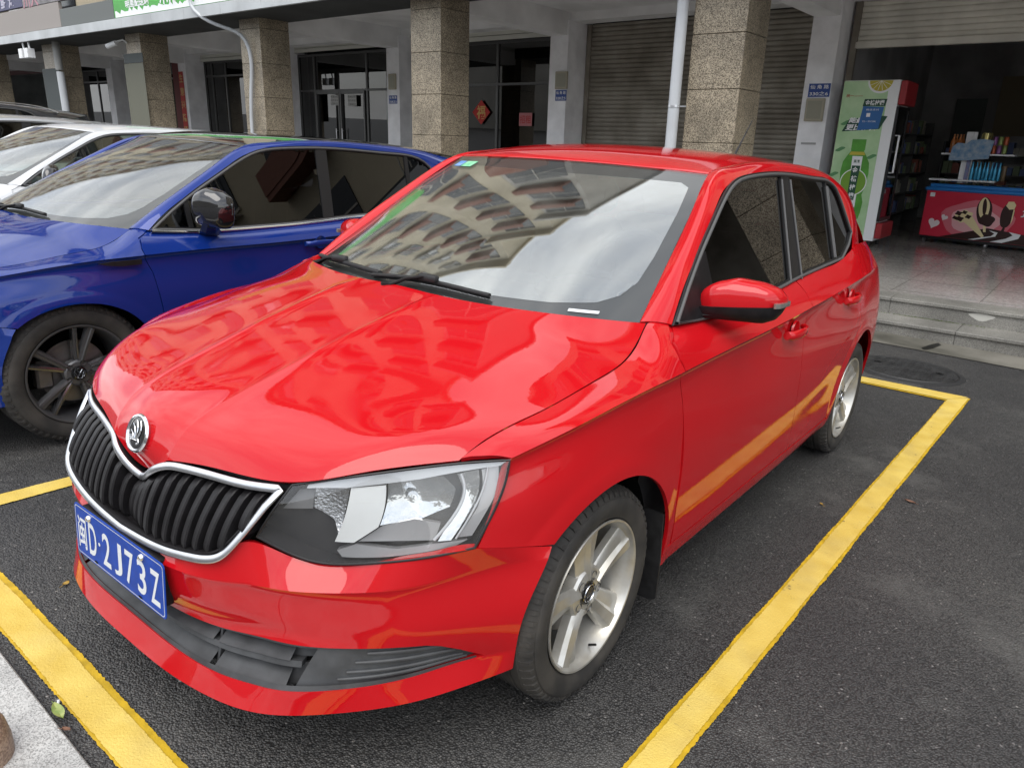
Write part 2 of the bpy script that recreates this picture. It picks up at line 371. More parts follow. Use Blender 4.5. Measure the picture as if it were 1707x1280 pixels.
HOOD = [
 [(0.0000,-0.7600,0.6432),(0.0596,-0.7658,0.6624),(0.1259,-0.7648,0.7000),(0.2621,-0.7284,0.7134),(0.4400,-0.6742,0.7222),(0.5750,-0.5702,0.7572),(0.6998,-0.4223,0.7775)],
 [(0.0000,-0.7692,0.6961),(0.0598,-0.7651,0.7046),(0.1296,-0.7495,0.7291),(0.2690,-0.7088,0.7416),(0.4419,-0.6512,0.7464),(0.5801,-0.5467,0.7762),(0.7024,-0.4038,0.7868)],
 [(0.0000,-0.7542,0.7446),(0.0619,-0.7453,0.7495),(0.1349,-0.7178,0.7640),(0.2766,-0.6729,0.7737),(0.4450,-0.6077,0.7780),(0.5877,-0.5045,0.8003),(0.7072,-0.3721,0.8006)],
 [(0.0000,-0.6876,0.7994),(0.0673,-0.6773,0.8002),(0.1433,-0.6440,0.8032),(0.2847,-0.5934,0.8086),(0.4500,-0.5267,0.8104),(0.5969,-0.4370,0.8218),(0.7139,-0.3299,0.8150)],
 [(0.0000,-0.5200,0.8492),(0.0747,-0.5149,0.8493),(0.1492,-0.5000,0.8496),(0.2903,-0.4545,0.8502),(0.4581,-0.3946,0.8476),(0.6083,-0.3251,0.8433),(0.7270,-0.2501,0.8321)],
 [(0.0000,-0.3310,0.9042),(0.0800,-0.3291,0.9037),(0.1550,-0.3231,0.9023),(0.2998,-0.2997,0.8979),(0.4680,-0.2502,0.8910),(0.6215,-0.1995,0.8736),(0.7430,-0.1400,0.8501)],
 [(0.0000,-0.1202,0.9582),(0.0820,-0.1203,0.9575),(0.1630,-0.1198,0.9556),(0.3050,-0.1098,0.9499),(0.4756,-0.0702,0.9392),(0.6338,-0.0294,0.9130),(0.7550,0.0200,0.8796)],
 [(0.0000,-0.0205,0.9811),(0.0830,-0.0207,0.9803),(0.1650,-0.0195,0.9783),(0.3079,-0.0003,0.9750),(0.4744,0.0396,0.9650),(0.6388,0.0998,0.9388),(0.7510,0.1800,0.9088)],
 [(0.0000,0.0501,0.9999),(0.0830,0.0519,0.9980),(0.1660,0.0565,0.9942),(0.3100,0.0800,0.9920),(0.4620,0.1250,0.9910),(0.6120,0.2000,0.9880),(0.7220,0.3250,0.9760)],
]
BUMP = [
 [(0.0000,-0.8060,0.5020),(0.1800,-0.8080,0.5130),(0.3150,-0.7970,0.5370),(0.3980,-0.7420,0.5920),(0.5000,-0.6600,0.5480),(0.6400,-0.5660,0.5730),(0.7100,-0.4950,0.5850),(0.7650,-0.4280,0.5930),(0.8380,-0.2450,0.5530)],
 [(0.0000,-0.8320,0.4781),(0.1801,-0.8282,0.4870),(0.3295,-0.7989,0.4971),(0.4207,-0.7524,0.5018),(0.5147,-0.7013,0.5031),(0.6400,-0.5921,0.5079),(0.7118,-0.4900,0.5172),(0.7723,-0.3781,0.5298),(0.8420,-0.2620,0.5300)],
 [(0.0000,-0.8261,0.4500),(0.1801,-0.8222,0.4570),(0.3295,-0.7919,0.4670),(0.4207,-0.7444,0.4710),(0.5147,-0.6933,0.4730),(0.6401,-0.5841,0.4779),(0.7117,-0.4839,0.4864),(0.7724,-0.3742,0.4966),(0.8360,-0.2770,0.4900)],
 [(0.0000,-0.8171,0.3980),(0.1801,-0.8131,0.4020),(0.3246,-0.7822,0.4070),(0.4175,-0.7391,0.4100),(0.5148,-0.6895,0.4120),(0.6431,-0.5831,0.4121),(0.7175,-0.4838,0.4138),(0.7756,-0.3804,0.4152),(0.8240,-0.3030,0.4200)],
 [(0.0000,-0.8061,0.3521),(0.1801,-0.8030,0.3569),(0.3198,-0.7745,0.3581),(0.4154,-0.7368,0.3598),(0.5198,-0.6875,0.3601),(0.6451,-0.5781,0.3601),(0.7145,-0.4778,0.3542),(0.7688,-0.3804,0.3460),(0.8119,-0.3120,0.3499)],
 [(0.0000,-0.8200,0.2620),(0.1800,-0.8191,0.2620),(0.3300,-0.8029,0.2620),(0.4301,-0.7701,0.2620),(0.5299,-0.7119,0.2620),(0.6500,-0.5681,0.2651),(0.7147,-0.4398,0.2717),(0.7658,-0.3506,0.2785),(0.7999,-0.3050,0.2850)],
 [(0.0000,-0.8400,0.2030),(0.1800,-0.8360,0.2030),(0.3402,-0.8133,0.2030),(0.4497,-0.7744,0.2031),(0.5452,-0.7004,0.2049),(0.6550,-0.5719,0.2081),(0.7219,-0.4549,0.2129),(0.7683,-0.3502,0.2182),(0.7900,-0.2970,0.2220)],
 [(0.0000,-0.8000,0.1880),(0.1800,-0.7960,0.1880),(0.3302,-0.7752,0.1880),(0.4297,-0.7395,0.1881),(0.5251,-0.6703,0.1899),(0.6300,-0.5500,0.1931),(0.6949,-0.4399,0.1977),(0.7403,-0.3452,0.2035),(0.7650,-0.2900,0.2100)],
]
WS = [  # windscreen rows from the scuttle to the roof
 [(0,.075,.990),(.20,.090,.985),(.40,.135,.980),(.57,.215,.976),(.700,.325,.974)],
 [(0,.32,1.124),(.19,.33,1.119),(.372,.370,1.112),(.530,.440,1.107),(.660,.525,1.105)],
 [(0,.60,1.267),(.175,.61,1.265),(.35,.645,1.262),(.492,.705,1.261),(.612,.765,1.262)],
 [(0,.895,1.392),(.16,.902,1.391),(.32,.915,1.388),(.455,.937,1.384),(.564,.965,1.379)],
]
ROOF = [
 [(0,.900,1.394),(.16,.906,1.393),(.32,.919,1.390),(.455,.941,1.386),(.564,.969,1.381)],
 [(0,.935,1.410),(.16,.940,1.409),(.32,.955,1.405),(.452,.978,1.400),(.562,1.005,1.392)],
 [(0,1.09,1.443),(.16,1.095,1.441),(.32,1.105,1.435),(.45,1.12,1.425),(.558,1.14,1.411)],
 [(0,1.40,1.470),(.16,1.40,1.468),(.32,1.40,1.462),(.448,1.40,1.452),(.552,1.40,1.436)],
 [(0,1.80,1.472),(.16,1.80,1.470),(.32,1.80,1.463),(.448,1.80,1.454),(.552,1.80,1.438)],
 [(0,2.22,1.455),(.16,2.22,1.453),(.32,2.21,1.446),(.45,2.20,1.437),(.555,2.18,1.422)],
 [(0,2.70,1.415),(.17,2.68,1.413),(.335,2.62,1.407),(.465,2.52,1.400),(.575,2.42,1.385)],
 [(0,2.93,1.385),(.18,2.91,1.382),(.35,2.86,1.370),(.49,2.76,1.35),(.60,2.62,1.30)],
]
PILLAR = [  # strip: screen edge / crown / door-frame edge, from the scuttle over the roof to the tail
 [(.702,.325,.977),(.724,.331,.982),(.750,.350,.982),(.773,.381,.975)],
 [(.661,.525,1.106),(.688,.515,1.111),(.716,.515,1.105),(.737,.522,1.088)],
 [(.613,.765,1.263),(.640,.752,1.265),(.664,.752,1.257),(.682,.765,1.240)],
 [(.565,.969,1.381),(.594,.950,1.380),(.621,.943,1.365),(.645,.935,1.340)],
 [(.558,1.14,1.411),(.588,1.14,1.411),(.615,1.14,1.402),(.634,1.14,1.384)],
 [(.552,1.40,1.436),(.583,1.40,1.436),(.613,1.40,1.425),(.630,1.40,1.399)],
 [(.552,1.80,1.438),(.583,1.80,1.437),(.613,1.78,1.425),(.630,1.76,1.397)],
 [(.555,2.18,1.422),(.588,2.17,1.417),(.620,2.15,1.400),(.637,2.15,1.373)],
 [(.575,2.42,1.385),(.620,2.38,1.368),(.655,2.34,1.335),(.675,2.28,1.278)],
 [(.600,2.64,1.300),(.655,2.58,1.265),(.700,2.48,1.215),(.729,2.375,1.142)],
 [(.645,2.86,1.030),(.690,2.74,1.040),(.726,2.58,1.048),(.748,2.370,1.048)],
]
TAIL = [
 [(0,2.93,1.385),(.35,2.86,1.370),(.60,2.62,1.30)],
 [(0,3.06,1.08),(.38,3.0,1.08),(.672,2.82,1.11)],
 [(0,3.13,.93),(.42,3.10,.93),(.652,3.12,.94)],
 [(0,3.14,.72),(.45,3.13,.72),(.715,3.12,.72)],
 [(0,3.15,.50),(.45,3.14,.50),(.72,3.12,.54)],
 [(0,3.10,.29),(.45,3.10,.29),(.67,3.12,.28)],
]
HEADL = [  # lamp glass: rows top / mid / bottom, inner to outer
 [(.452,-.668,.717),(.54,-.600,.741),(.62,-.522,.759),(.70,-.430,.772),(.779,-.350,.781)],
 [(.435,-.708,.662),(.535,-.632,.662),(.63,-.545,.672),(.715,-.452,.690),(.781,-.378,.705)],
 [(.408,-.728,.603),(.502,-.664,.556),(.60,-.600,.562),(.69,-.520,.578),(.762,-.432,.596)],
]
ARCH_F = (0., .28, .362); ARCH_R = (2.47, .295, .370)
AXLE_R = 2.47
DLO_BOT = [(.385,.975),(.6,.963),(.9,.969),(1.2,.981),(1.51,1.003),(1.8,1.017),(2.15,1.033)]
DLO_TOP = [(2.30,1.088),(2.375,1.142),(2.285,1.278),(2.22,1.345),(2.15,1.373),(1.95,1.389),(1.70,1.397),(1.44,1.400),(1.15,1.386),(.983,1.358),(.913,1.328),(.77,1.244),(.633,1.159),(.496,1.063)]
def gx(z): return .773-.140*np.clip((np.asarray(z, float)-.985)/.415, -.3, 1.3)
class Fn:
    def __init__(s, f): s.f = f
    def __call__(s, u, v): return s.f(np.atleast_1d(np.asarray(u, float)), np.atleast_1d(np.asarray(v, float)))
    def normal(s, u, v, e=1e-3):
        u = np.atleast_1d(np.asarray(u, float)); v = np.atleast_1d(np.asarray(v, float))
        n = np.cross(s(u+e, v)-s(u-e, v), s(u, v+e)-s(u, v-e)); return n/(np.linalg.norm(n, axis=1)[:, None]+1e-12)
def side_tens(rows, vb, arch=None):
    T = Tens([[(x, y, z) for x, z in r] for y, r in rows], un=[y for y, _ in rows], vb=vb)
    def f(u, v):
        P = T(u, v)
        if arch is not None:
            d = np.hypot(P[:, 1]-arch[0], P[:, 2]-arch[1])-arch[2]
            w = np.clip(1-d/.062, 0, 1); P[:, 0] += .0045*(1-(1-w)**2.2)*np.clip((P[:, 0]-.70)/.08, 0, 1)
        return P
    F = Fn(f); F.T = T; return F
def v_of(F, y, z, vmin=0.):
    vs = np.linspace(vmin, F.T.vn[-1], 260); zz = F.T(np.full_like(vs, y), vs)[:, 2]
    k = np.where(zz >= z)[0]
    if not len(k): return vmin
    i = k[-1]
    if i >= len(vs)-1: return vs[-1]
    return vs[i]+(vs[i+1]-vs[i])*(zz[i]-z)/(zz[i]-zz[i+1]+1e-12)
def yzpoly(F, pts, step=.02, closed=False):
    return [(y, v_of(F, y, z)) for y, z in densify(pts, step, closed)]
def arc(c, a0, a1, n=40): return [(c[0]+c[2]*math.cos(R_(a)), c[1]+c[2]*math.sin(R_(a))) for a in np.linspace(a0, a1, n)]
def mirV(V): return [(-p[0], p[1], p[2]) for p in V]
def mirF(F): return [tuple(f)[::-1] for f in F]

def make_wheel(parent, x, y, r, rim_r, style, M, sgn, width=.19, steer=0.):
    w = empty('wheel', (x*sgn, y, r)); w.parent = parent
    if sgn < 0: w.rotation_euler = (0, 0, math.pi)
    if steer: w.rotation_euler[2] += R_(steer)
    # tyre: sidewall, shoulder, tread with grooves (outer face at local x = 0)
    b = MB(); h = width
    prof = [(-h*.5, rim_r*.96), (-.012, rim_r*.97), (-.004, rim_r*1.0), (.004, rim_r*1.03), (.010, rim_r+(r-rim_r)*.25), (.013, rim_r+(r-rim_r)*.48), (.010, rim_r+(r-rim_r)*.66), (.008, rim_r+(r-rim_r)*.69), (.005, rim_r+(r-rim_r)*.70), (-.002, rim_r+(r-rim_r)*.84), (-.014, rim_r+(r-rim_r)*.95), (-.026, r-.002)]
    gx_ = -.026
    for k in range(4):
        gw = (h-.052)/4; prof += [(gx_-gw*.08, r), (gx_-gw*.80, r), (gx_-gw*.84, r-.008), (gx_-gw*.98, r-.008)]; gx_ -= gw
    prof += [(-h+.02, r-.004), (-h+.002, rim_r+(r-rim_r)*.6), (-h+.006, rim_r*1.0), (-h*.5, rim_r*.96)]
    b.lathe(prof, n=96)
    # shoulder blocks
    for k in range(64):
        a = 2*math.pi*k/64; c_, s_ = math.cos(a), math.sin(a); e = .0035; V = []
        for xx, rr in ((-.024, r-.001), (.000, rim_r+(r-rim_r)*.86), (.004, rim_r+(r-rim_r)*.74)):
            for da in (-.020, .020):
                ca, sa = math.cos(a+da), math.sin(a+da); V += [(xx+.0025, rr*ca+e*c_*.3, rr*sa+e*s_*.3), (xx-.006, (rr-.008)*ca, (rr-.008)*sa)]
        F = [(0, 2, 6, 4), (4, 6, 10, 8), (0, 4, 5, 1), (4, 8, 9, 5), (2, 3, 7, 6), (6, 7, 11, 10), (0, 1, 3, 2), (8, 10, 11, 9)]
        b.add(V, F)
    ty = b.obj('tyre', M['tyre'], w, angle=30)
    # rim barrel + lip
    b = MB()
    b.lathe([(-.004, rim_r*.985), (.004, rim_r*1.005), (.008, rim_r*1.0), (.007, rim_r*.975), (.001, rim_r*.955), (-.016, rim_r*.93), (-.06, rim_r*.88), (-.10, rim_r*.865), (-.17, rim_r*.86)], n=96)
    def spoke(ang, r0, r1, w0, w1, x0, x1, depth, ridge=.006, skew=0., mi=0, cut=.0):
        n = 9; V = []
        for i in range(n):
            t = i/(n-1); rr = r0+(r1-r0)*t; ww = (w0+(w1-w0)*(t**1.3))/2; xx = x0+(x1-x0)*t-.010*math.sin(math.pi*t)*.3; off = skew*t
            prof_ = [(-ww*1.03, xx-depth), (-ww, xx-.010), (-ww*.72, xx), (-ww*.10, xx+ridge*(1-t)), (ww*.12, xx-ridge*.8), (ww*.80, xx-ridge*1.2), (ww, xx-.016), (ww*1.03, xx-depth)]
            ca, sa = math.cos(ang), math.sin(ang)
            for (q, px) in prof_:
                q += off; V.append((px, rr*ca-q*sa, rr*sa+q*ca))
        k = 8; F = [(i*k+j, i*k+j+1, (i+1)*k+j+1, (i+1)*k+j) for i in range(n-1) for j in range(k-1)]
        F += [tuple(range(k)), tuple((n-1)*k+j for j in range(k))[::-1]]; b.add(V, F, mi)
    if style == 'five':
        for k in range(5):
            a = R_(30-72*k); spoke(a, .044, rim_r*.955, .062, .110, -.018, -.003, .034, ridge=.009)
        b.lathe([(-.055, .078), (-.026, .074), (-.019, .068), (-.015, .044), (-.020, .034), (-.030, .033), (-.03, 0.0001)], n=40)
    else:
        for k in range(5):
            a = R_(8+72*k)
            spoke(a-.10, .045, rim_r*.955, .030, .040, -.022, -.004, .030, ridge=.004, skew=-.012)
            spoke(a+.13, .045, rim_r*.955, .026, .022, -.028, -.010, .030, ridge=.004, skew=.010, mi=1)
        b.lathe([(-.055, .062), (-.028, .060), (-.022, .052), (-.020, .034), (-.03, .033), (-.03, .0001)], n=40)
    rim = b.obj('rim', M['rim'] if isinstance(M['rim'], list) else [M['rim'], M['rim']], w, angle=28)
    for k in range(5):
        b = MB(); a = R_(30-72*k+36); cx, cy = .050*math.cos(a), .050*math.sin(a)
        b.lathe([(-.0145, .0125), (-.0165, .0115), (-.032, .0105), (-.032, .0001)], c=(0, cx, cy), n=18); b.lathe([(-.020, .0001), (-.020, .0065), (-.032, .008)], c=(0, cx, cy), n=6)
        b.obj('lug_bolt', M['bolt'], w, angle=30)
    b = MB(); b.lathe([(-.018, .031), (-.013, .030), (-.012, .026), (-.013, .0245), (-.0135, .0001)], n=40)
    cap = b.obj('centre_cap', M['cap'], w, angle=30)
    b = MB()
    if style == 'five':
        b.lathe([(-.0125, .026), (-.0105, .025), (-.0105, .0235), (-.0125, .0225)], n=40)
        for dy, hh in ((-.010, .012), (-.003, .018), (.004, .018), (.010, .013)): b.box((-.0115, dy-.0016, -hh*.5), (-.0105, dy+.0016, hh))
        b.box((-.0115, -.014, -.010), (-.0105, .012, -.006))
    else:
        b.lathe([(-.0125, .0255), (-.0105, .0245), (-.0105, .0225), (-.0125, .0215)], n=40)
        for pts in ([(-.011, .017), (0, .003), (.011, .017)], [(-.019, .008), (-.009, -.018), (0, -.002), (.009, -.018), (.019, .008)]):
            b.tube([(-.0108, p[0], p[1]) for p in pts], .0016, 6)
    b.obj('cap_emblem', M['chrome'], cap, angle=30)
    b = MB(); b.lathe([(-.075, .128 if style == 'five' else .145), (-.082, .128 if style == 'five' else .145), (-.082, .05), (-.070, .05), (-.066, .02), (-.066, .0001)], n=48); b.lathe([(-.075, .128), (-.075, .06)], n=48)
    b.box((-.12, -.16, -.06), (-.06, -.09, .07), bev=.01)
    b.obj('brake_disc', M['disc'], w, angle=30)
    b = MB(); b.tube([(-.018, rim_r*.86*math.cos(R_(-78)), rim_r*.90*math.sin(R_(-78))), (.004, rim_r*.84*math.cos(R_(-78)), rim_r*.84*math.sin(R_(-78)))], .0035, 8); b.obj('valve', M['black'], w)
    return w

def build_car(name, label, cat, loc, rz, M, kind, warp=None, wheels=(.30, .212, 'five'), axles=(0, AXLE_R), half=.826, detail=True, plate=None, roof_mat=None, dlo='hatch', mirror_mat=None, group=None, show_wheels=(1, -1), trim=None, step=.02, fsteer=0.):
    root = empty(name, loc, rz, label, cat, group)
    WP = (lambda V: V) if warp is None else (lambda V: warp(np.array(V, float).reshape(-1, 3)))
    def put(nm, b, mats, par=root, angle=35):
        V = WP(b.v) if warp is not None else b.v
        return obj(nm, V, b.f, mats, par, True, angle, b.m)
    paint, blk, gl = M['paint'], M['black'], M['glass_side']
    SF = side_tens(SIDE_F, (3,), ARCH_F); SR = side_tens(SIDE_R, (2,), ARCH_R)
    HT0 = Tens(HOOD, sym=True, vb=(2,))
    def hood_f(u, v):
        P = HT0(u, v); w = np.exp(-np.abs(np.abs(v)-2)/.16)*np.clip((u-1.6)/2.2, 0, 1)*np.clip((8.3-u)/1.5, .3, 1); P[:, 2] += .0052*w; return P
    HT = Fn(hood_f); HT.un = HT0.un; HT.vn = HT0.vn; BT = Tens(BUMP, sym=True, ub=(1, 5, 6)); WT = Tens(WS, sym=True); RT = Tens(ROOF, sym=True); PT = Tens(PILLAR); TT = Tens(TAIL, sym=True); HL = Tens(HEADL)
    GS = Fn(lambda y, z: np.stack([gx(z)+.012*np.sin(np.clip((z-.985)/.415, 0, 1)*math.pi)*0, y, z], 1))
    # ---- bonnet
    b = MB(); J = 6
    patch(HT, [(.0, -6), (.0, 6), (8, 6), (8, -6)][::1] if False else [(0.0, -5.99), (8, -5.99), (8, 5.99), (0.0, 5.99)], step=(.018, .012), sc=(.13, .12), rim=.014, lines_v=[-2, 2, -2.06, -1.94, 1.94, 2.06, -6, 6], mb=b)
    hood = put('bonnet', b, [paint], angle=60)
    # ---- front bumper with the lower intake cut out
    hole_r = [(3.97, 0), (3.97, 5.2), (4.0, 5.7), (4.12, 6.0), (4.40, 6.35), (4.92, 6.80), (4.985, 6.5), (4.985, 6.0), (4.985, 0)]
    hp = [(u, v) for u, v in hole_r]; hp = hp+[(u, -v) for u, v in hp[::-1][1:-1]]
    b = MB(); patch(BT, [(0, -8), (7, -8), (7, 8), (0, 8)], step=(.014, .018), sc=(.06, .12), holes=[hp], rim=.016, lines_u=[1, 5, 6], lines_v=range(-8, 9), mb=b, center=(0, -.2, .4))
    bump = put('front_bumper', b, [paint], angle=32)
    # ---- wings, doors, quarters, sills
    gapF = [(.375, .974), (.318, .945), (.306, .90), (.312, .868), (.345, .775), (.362, .66), (.375, .56), (.382, .43), (.405, .298), (.418, .225)]
    gapB = [(1.47, .998), (1.425, .93), (1.41, .715), (1.42, .575), (1.488, .298)]
    arcF = arc(ARCH_F, -8, 131, 60)
    pf = [(y, 0.) for y in np.linspace(-.42, .324, 40)]+[(.336, .15), (.352, .70), (.377, 1.16)]
    pf += yzpoly(SF, [(.352, .960)]+[(y-.0, z) for y, z in gapF[1:]], .015)
    pf += yzpoly(SF, [(.40, .226)]+arcF, .012)
    pf += yzpoly(SF, [(-.238, .5535), (-.428, .5935)], .012)+yzpoly(SF, [(-.426, .597), (-.347, .784)], .012)+[(-.365, 2.2), (-.39, 1.2), (-.405, .5)]
    fd = MB(); pfo = offset2(np.array(pf)*[1, .1], .0016)/[1, .1]
    patch(SF, pfo, step=(.014, .010), sc=(1, .1), rim=.012, lines_v=[3], mb=fd, center=(0, .2, .6))
    def sidepart(nm, F, pts_uv, angle=35, lines=(2,), mats=None, rim=.014, off=0., g=.0017, stp=(.018, .009)):
        m_ = MB(); q = offset2(np.array(pts_uv)*[1, .1], g)/[1, .1]; patch(F, q, step=stp, sc=(1, .1), rim=rim, lines_v=lines, mb=m_, center=(0, 1.2, .6), off=off); return m_
    fdoor = sidepart('door', SR, [(y, 0.) for y in np.linspace(.385, 1.468, 40)]+yzpoly(SR, gapB[1:], .02)+yzpoly(SR, [(1.46, .300), (.43, .300)], .02)+yzpoly(SR, gapF[1:9][::-1], .015))
    arr = arc(ARCH_R, 141, 178, 16)
    gapR = [(2.335, 1.03), (2.312, .95), (2.312, .865), (2.300, .70), (2.262, .62), (2.200, .545)]
    rdoor = sidepart('door', SR, [(y, 0.) for y in np.linspace(1.473, 2.32, 40)]+yzpoly(SR, gapR, .015)+yzpoly(SR, [p for p in arr if p[1] > .302], .012)+yzpoly(SR, [(2.096, .300), (1.495, .300)], .02)+yzpoly(SR, gapB[1:][::-1], .02))
    qtr = sidepart('quarter', SR, [(y, 0.) for y in np.linspace(2.345, 3.12, 30)]+[(3.12, v) for v in np.linspace(.5, 9, 16)]+yzpoly(SR, [(2.85, .27)], .02)+yzpoly(SR, arc(ARCH_R, -3, 139, 60), .012)+yzpoly(SR, gapR[::-1], .015))
    sill = sidepart('sill', SR, yzpoly(SR, [(.385, .2965), (2.097, .2965)], .03)+yzpoly(SR, [(2.105, .235), (.40, .229)], .03), lines=(8,))
    filler2 = sidepart('f', SR, [(2.24, 0.), (2.75, 0.), (2.75, 1.2), (2.24, 1.2)], off=-.005, rim=0)
    filler = sidepart('f', SF, [(.24, 0.), (.445, 0.), (.445, 2.6), (.24, 2.6)], off=-.006, rim=0)
    # ---- pillars and roof rails, glasshouse
    pil = MB(); patch(PT, [(0, 0), (10, 0), (10, 3), (0, 3)], step=(.02, .012), sc=(.2, .04), rim=.006, lines_v=[0, 1, 2, 3], mb=pil, center=(0, 1.2, .9))
    for s in (1, -1):
        def sd(b_, nm, mats, par=root, angle=35):
            c = MB(); c.v = b_.v if s > 0 else mirV(b_.v); c.f = b_.f if s > 0 else mirF(b_.f); c.m = b_.m; return put(nm, c, mats, par, angle)
        sd(fd, 'front_wing', [paint]); d1 = sd(fdoor, 'door', [paint]); d2 = sd(rdoor, 'door', [paint]); sd(qtr, 'rear_quarter', [paint]); sd(filler, 'hinge_cover', [paint]); sd(filler2, 'pillar_foot', [paint]); sd(sill, 'sill', [paint])
        sd(pil, 'roof_rail', [paint], angle=60)
        # window openings: black surround, glass, pillars
        loop = spl(DLO_BOT, 30).tolist()+[DLO_TOP[0], DLO_TOP[1]]+spl(DLO_TOP[2:], 40).tolist()
        m_ = MB(); o1 = offset2(loop, -.003); i1 = offset2(loop, .016)
        if dlo == 'hatch':
            A = [(p[0], p[1]) for p in i1]
            def band(y, yb, yt): t = np.clip((y-.99)/.40, 0, 1); return yb+(yt-yb)*t
            def cut(lo_b, lo_t, hi_b, hi_t): return clip_slant(clip_slant(densify(i1, .012), lo_b, lo_t, 1), hi_b, hi_t, -1)
            panes = [(cut(-9, -9, 1.395, 1.475), 'window_glass', d1), (cut(1.53, 1.575, 2.02, 2.06), 'window_glass', d2), (cut(2.038, 2.078, 9, 9), 'window_glass', d2)]
        else: panes = dlo(i1)
        m_ = MB(); patch(GS, o1, step=(.02, .02), holes=[p for p, _, _ in panes if len(p) > 3], rim=.008, mb=m_, off=.004, out_dir=(1, 0, .4)); sd(m_, 'window_surround', [blk])
        if kind == 'hatch':
            # rubber-framed door edges either side of the centre pillar
            for (yb, yt) in ((1.395, 1.475), (1.53, 1.575), (2.02, 2.06), (2.038, 2.078)):
                m_ = MB(); zz = np.linspace(1.0 if yb < 1.9 else 1.05, 1.375 if yb < 1.9 else 1.352, 14); m_.tube([(gx(z)+.007, yb+(yt-yb)*(z-.99)/.40, z) for z in zz], .0045, 8); sd(m_, 'door_frame_seal', [M['seal']], d1 if yb < 1.4 else d2)
        for P, nm, par in panes:
            m_ = MB(); patch(GS, offset2(P, -.003), step=(.03, .03), rim=.0, mb=m_, off=-.003, out_dir=(1, 0, .4)); sd(m_, nm, [gl], par if par in (d1, d2) else root)
        # bright/grey seal line around the opening
        m_ = MB(); lp = offset2(loop, .006); lp = spl(np.vstack([lp, lp[:1]]), 160) if False else np.vstack([lp, lp[:1]])
        m_.tube([(gx(z)+.006, y, z) for y, z in lp], .006, 8, cap=False); sd(m_, 'window_seal', [M['seal']])
        if trim:
            m_ = MB(); q = spl(DLO_BOT, 40); m_.tube([(gx(z)+.012, y, z-.002) for y, z in q], .010, 10); sd(m_, 'chrome_strip', [trim])
    # ---- roof, windscreen, tail
    b = MB(); patch(RT, [(0, -4), (7, -4), (7, 4), (0, 4)], step=(.03, .03), sc=(.25, .14), rim=.008, lines_v=[-4, 4], mb=b, center=(0, 1.6, 1.)); put('roof', b, [roof_mat or paint], angle=60)
    b = MB(); V, F = grid(WT, 0, 3, 30, -4, 4, 48, off=0.001, center=(0, 1.5, .8)); b.add(V, F); ws = put('windscreen', b, [M['glass_front']], angle=60)
    # painted ceramic border of the windscreen, just behind the glass
    b = MB()
    def fr(t): return [(.0+.30, -3.90+.0), (.0+.30, 3.90)]
    hole = [(u, v) for u, v in ((.36, -3.2), (.24, -2.4), (.18, -1.0), (.16, 0), (.18, 1.0), (.24, 2.4), (.33, 3.1), (.50, 3.45), (.75, 3.62), (1.2, 3.68), (2.0, 3.68), (2.60, 3.62), (2.72, 3.35), (2.72, 2.0), (2.68, 0), (2.72, -2.0), (2.72, -3.35), (2.60, -3.62), (2.0, -3.68), (1.2, -3.68), (.75, -3.62), (.50, -3.45))]
    patch(WT, [(0, -4), (3, -4), (3, 4), (0, 4)], step=(.03, .03), sc=(.32, .16), holes=[hole], rim=0, mb=b, off=-.006, center=(0, 1.5, .8)); put('windscreen_border', b, [M['frit']], ws, angle=60)
    b = MB(); patch(WT, hole, step=(.03, .03), sc=(.32, .16), rim=0, mb=b, off=-.004, center=(0, 1.5, .8)); put('window_film', b, [M['film']], ws, angle=60)
    b = MB(); V, F = grid(TT, 0, 5, 30, -2, 2, 24, center=(0, 1.5, .8)); b.add(V, F); put('tailgate', b, [paint], angle=60)
    # rear screen
    b = MB(); V, F = grid(TT, .18, .98, 8, -1.6, 1.6, 16, off=.004, center=(0, 1.5, .8)); b.add(V, F); put('rear_window', b, [gl], angle=60)
    # scuttle between bonnet and glass
    b = MB(); vv = np.linspace(-5.9, 5.9, 50); A = HT(np.full(50, 8), vv); A[:, 2] -= .012; B_ = WT(np.full(50, 0.), vv/6*4); B_[:, 2] -= .004; C_ = B_.copy(); C_[:, 2] -= .05; D_ = A.copy(); D_[:, 2] -= .05
    V = np.concatenate([D_, A, B_, C_]); b.add(V, [(r*50+i, r*50+i+1, (r+1)*50+i+1, (r+1)*50+i) for r in range(3) for i in range(49)]); put('scuttle', b, [blk])
    # dark inner shell: underside, firewall, liners
    b = MB()
    b.box((-.45, -.55, .24), (.45, 2.9, .30)); b.box((-.70, .42, .24), (.70, 2.0, .30)); b.box((-.40, -.50, .30), (.40, -.45, .70)); b.box((-.60, -.30, .3), (.60, -.25, .72))
    for (cy, cz, rr) in (ARCH_F, ARCH_R):
        for s in (1, -1):
            P = arc((cy, cz, rr+.012), -12, 192, 40); V = [(s*(.775 if p[0] > cy-.1 else .735), p[0], p[1]) for p in P]+[(s*.56, p[0], p[1]) for p in P]; n_ = len(P)
            b.add(V, [(i, i+1, n_+i+1, n_+i) for i in range(n_-1)]); b.add([(s*.56, p[0], p[1]) for p in P], [tuple(range(n_))])
    put('underbody', b, [M['dark']])
    # ---- seats, dashboard, wheel
    if detail:
        b = MB(); b.box((-.68, .22, .80), (.68, .62, .93), bev=.03); b.box((-.68, .55, .55), (.68, .78, .965), bev=.05); b.box((.18, .50, .94), (.54, .76, 1.005), bev=.03); b.box((-.1, .6, .94), (.12, .72, .99), bev=.02); put('dashboard', b, [M['interior']])
        b = MB(); t_ = np.linspace(0, 2*math.pi, 40); c0 = np.array([.36, .86, 1.0]); a_ = np.array([1, 0, 0]); d_ = np.array([0, .42, .907]); b.tube([c0+.18*(math.cos(t)*a_+math.sin(t)*d_) for t in t_], .014, 10, cap=False)
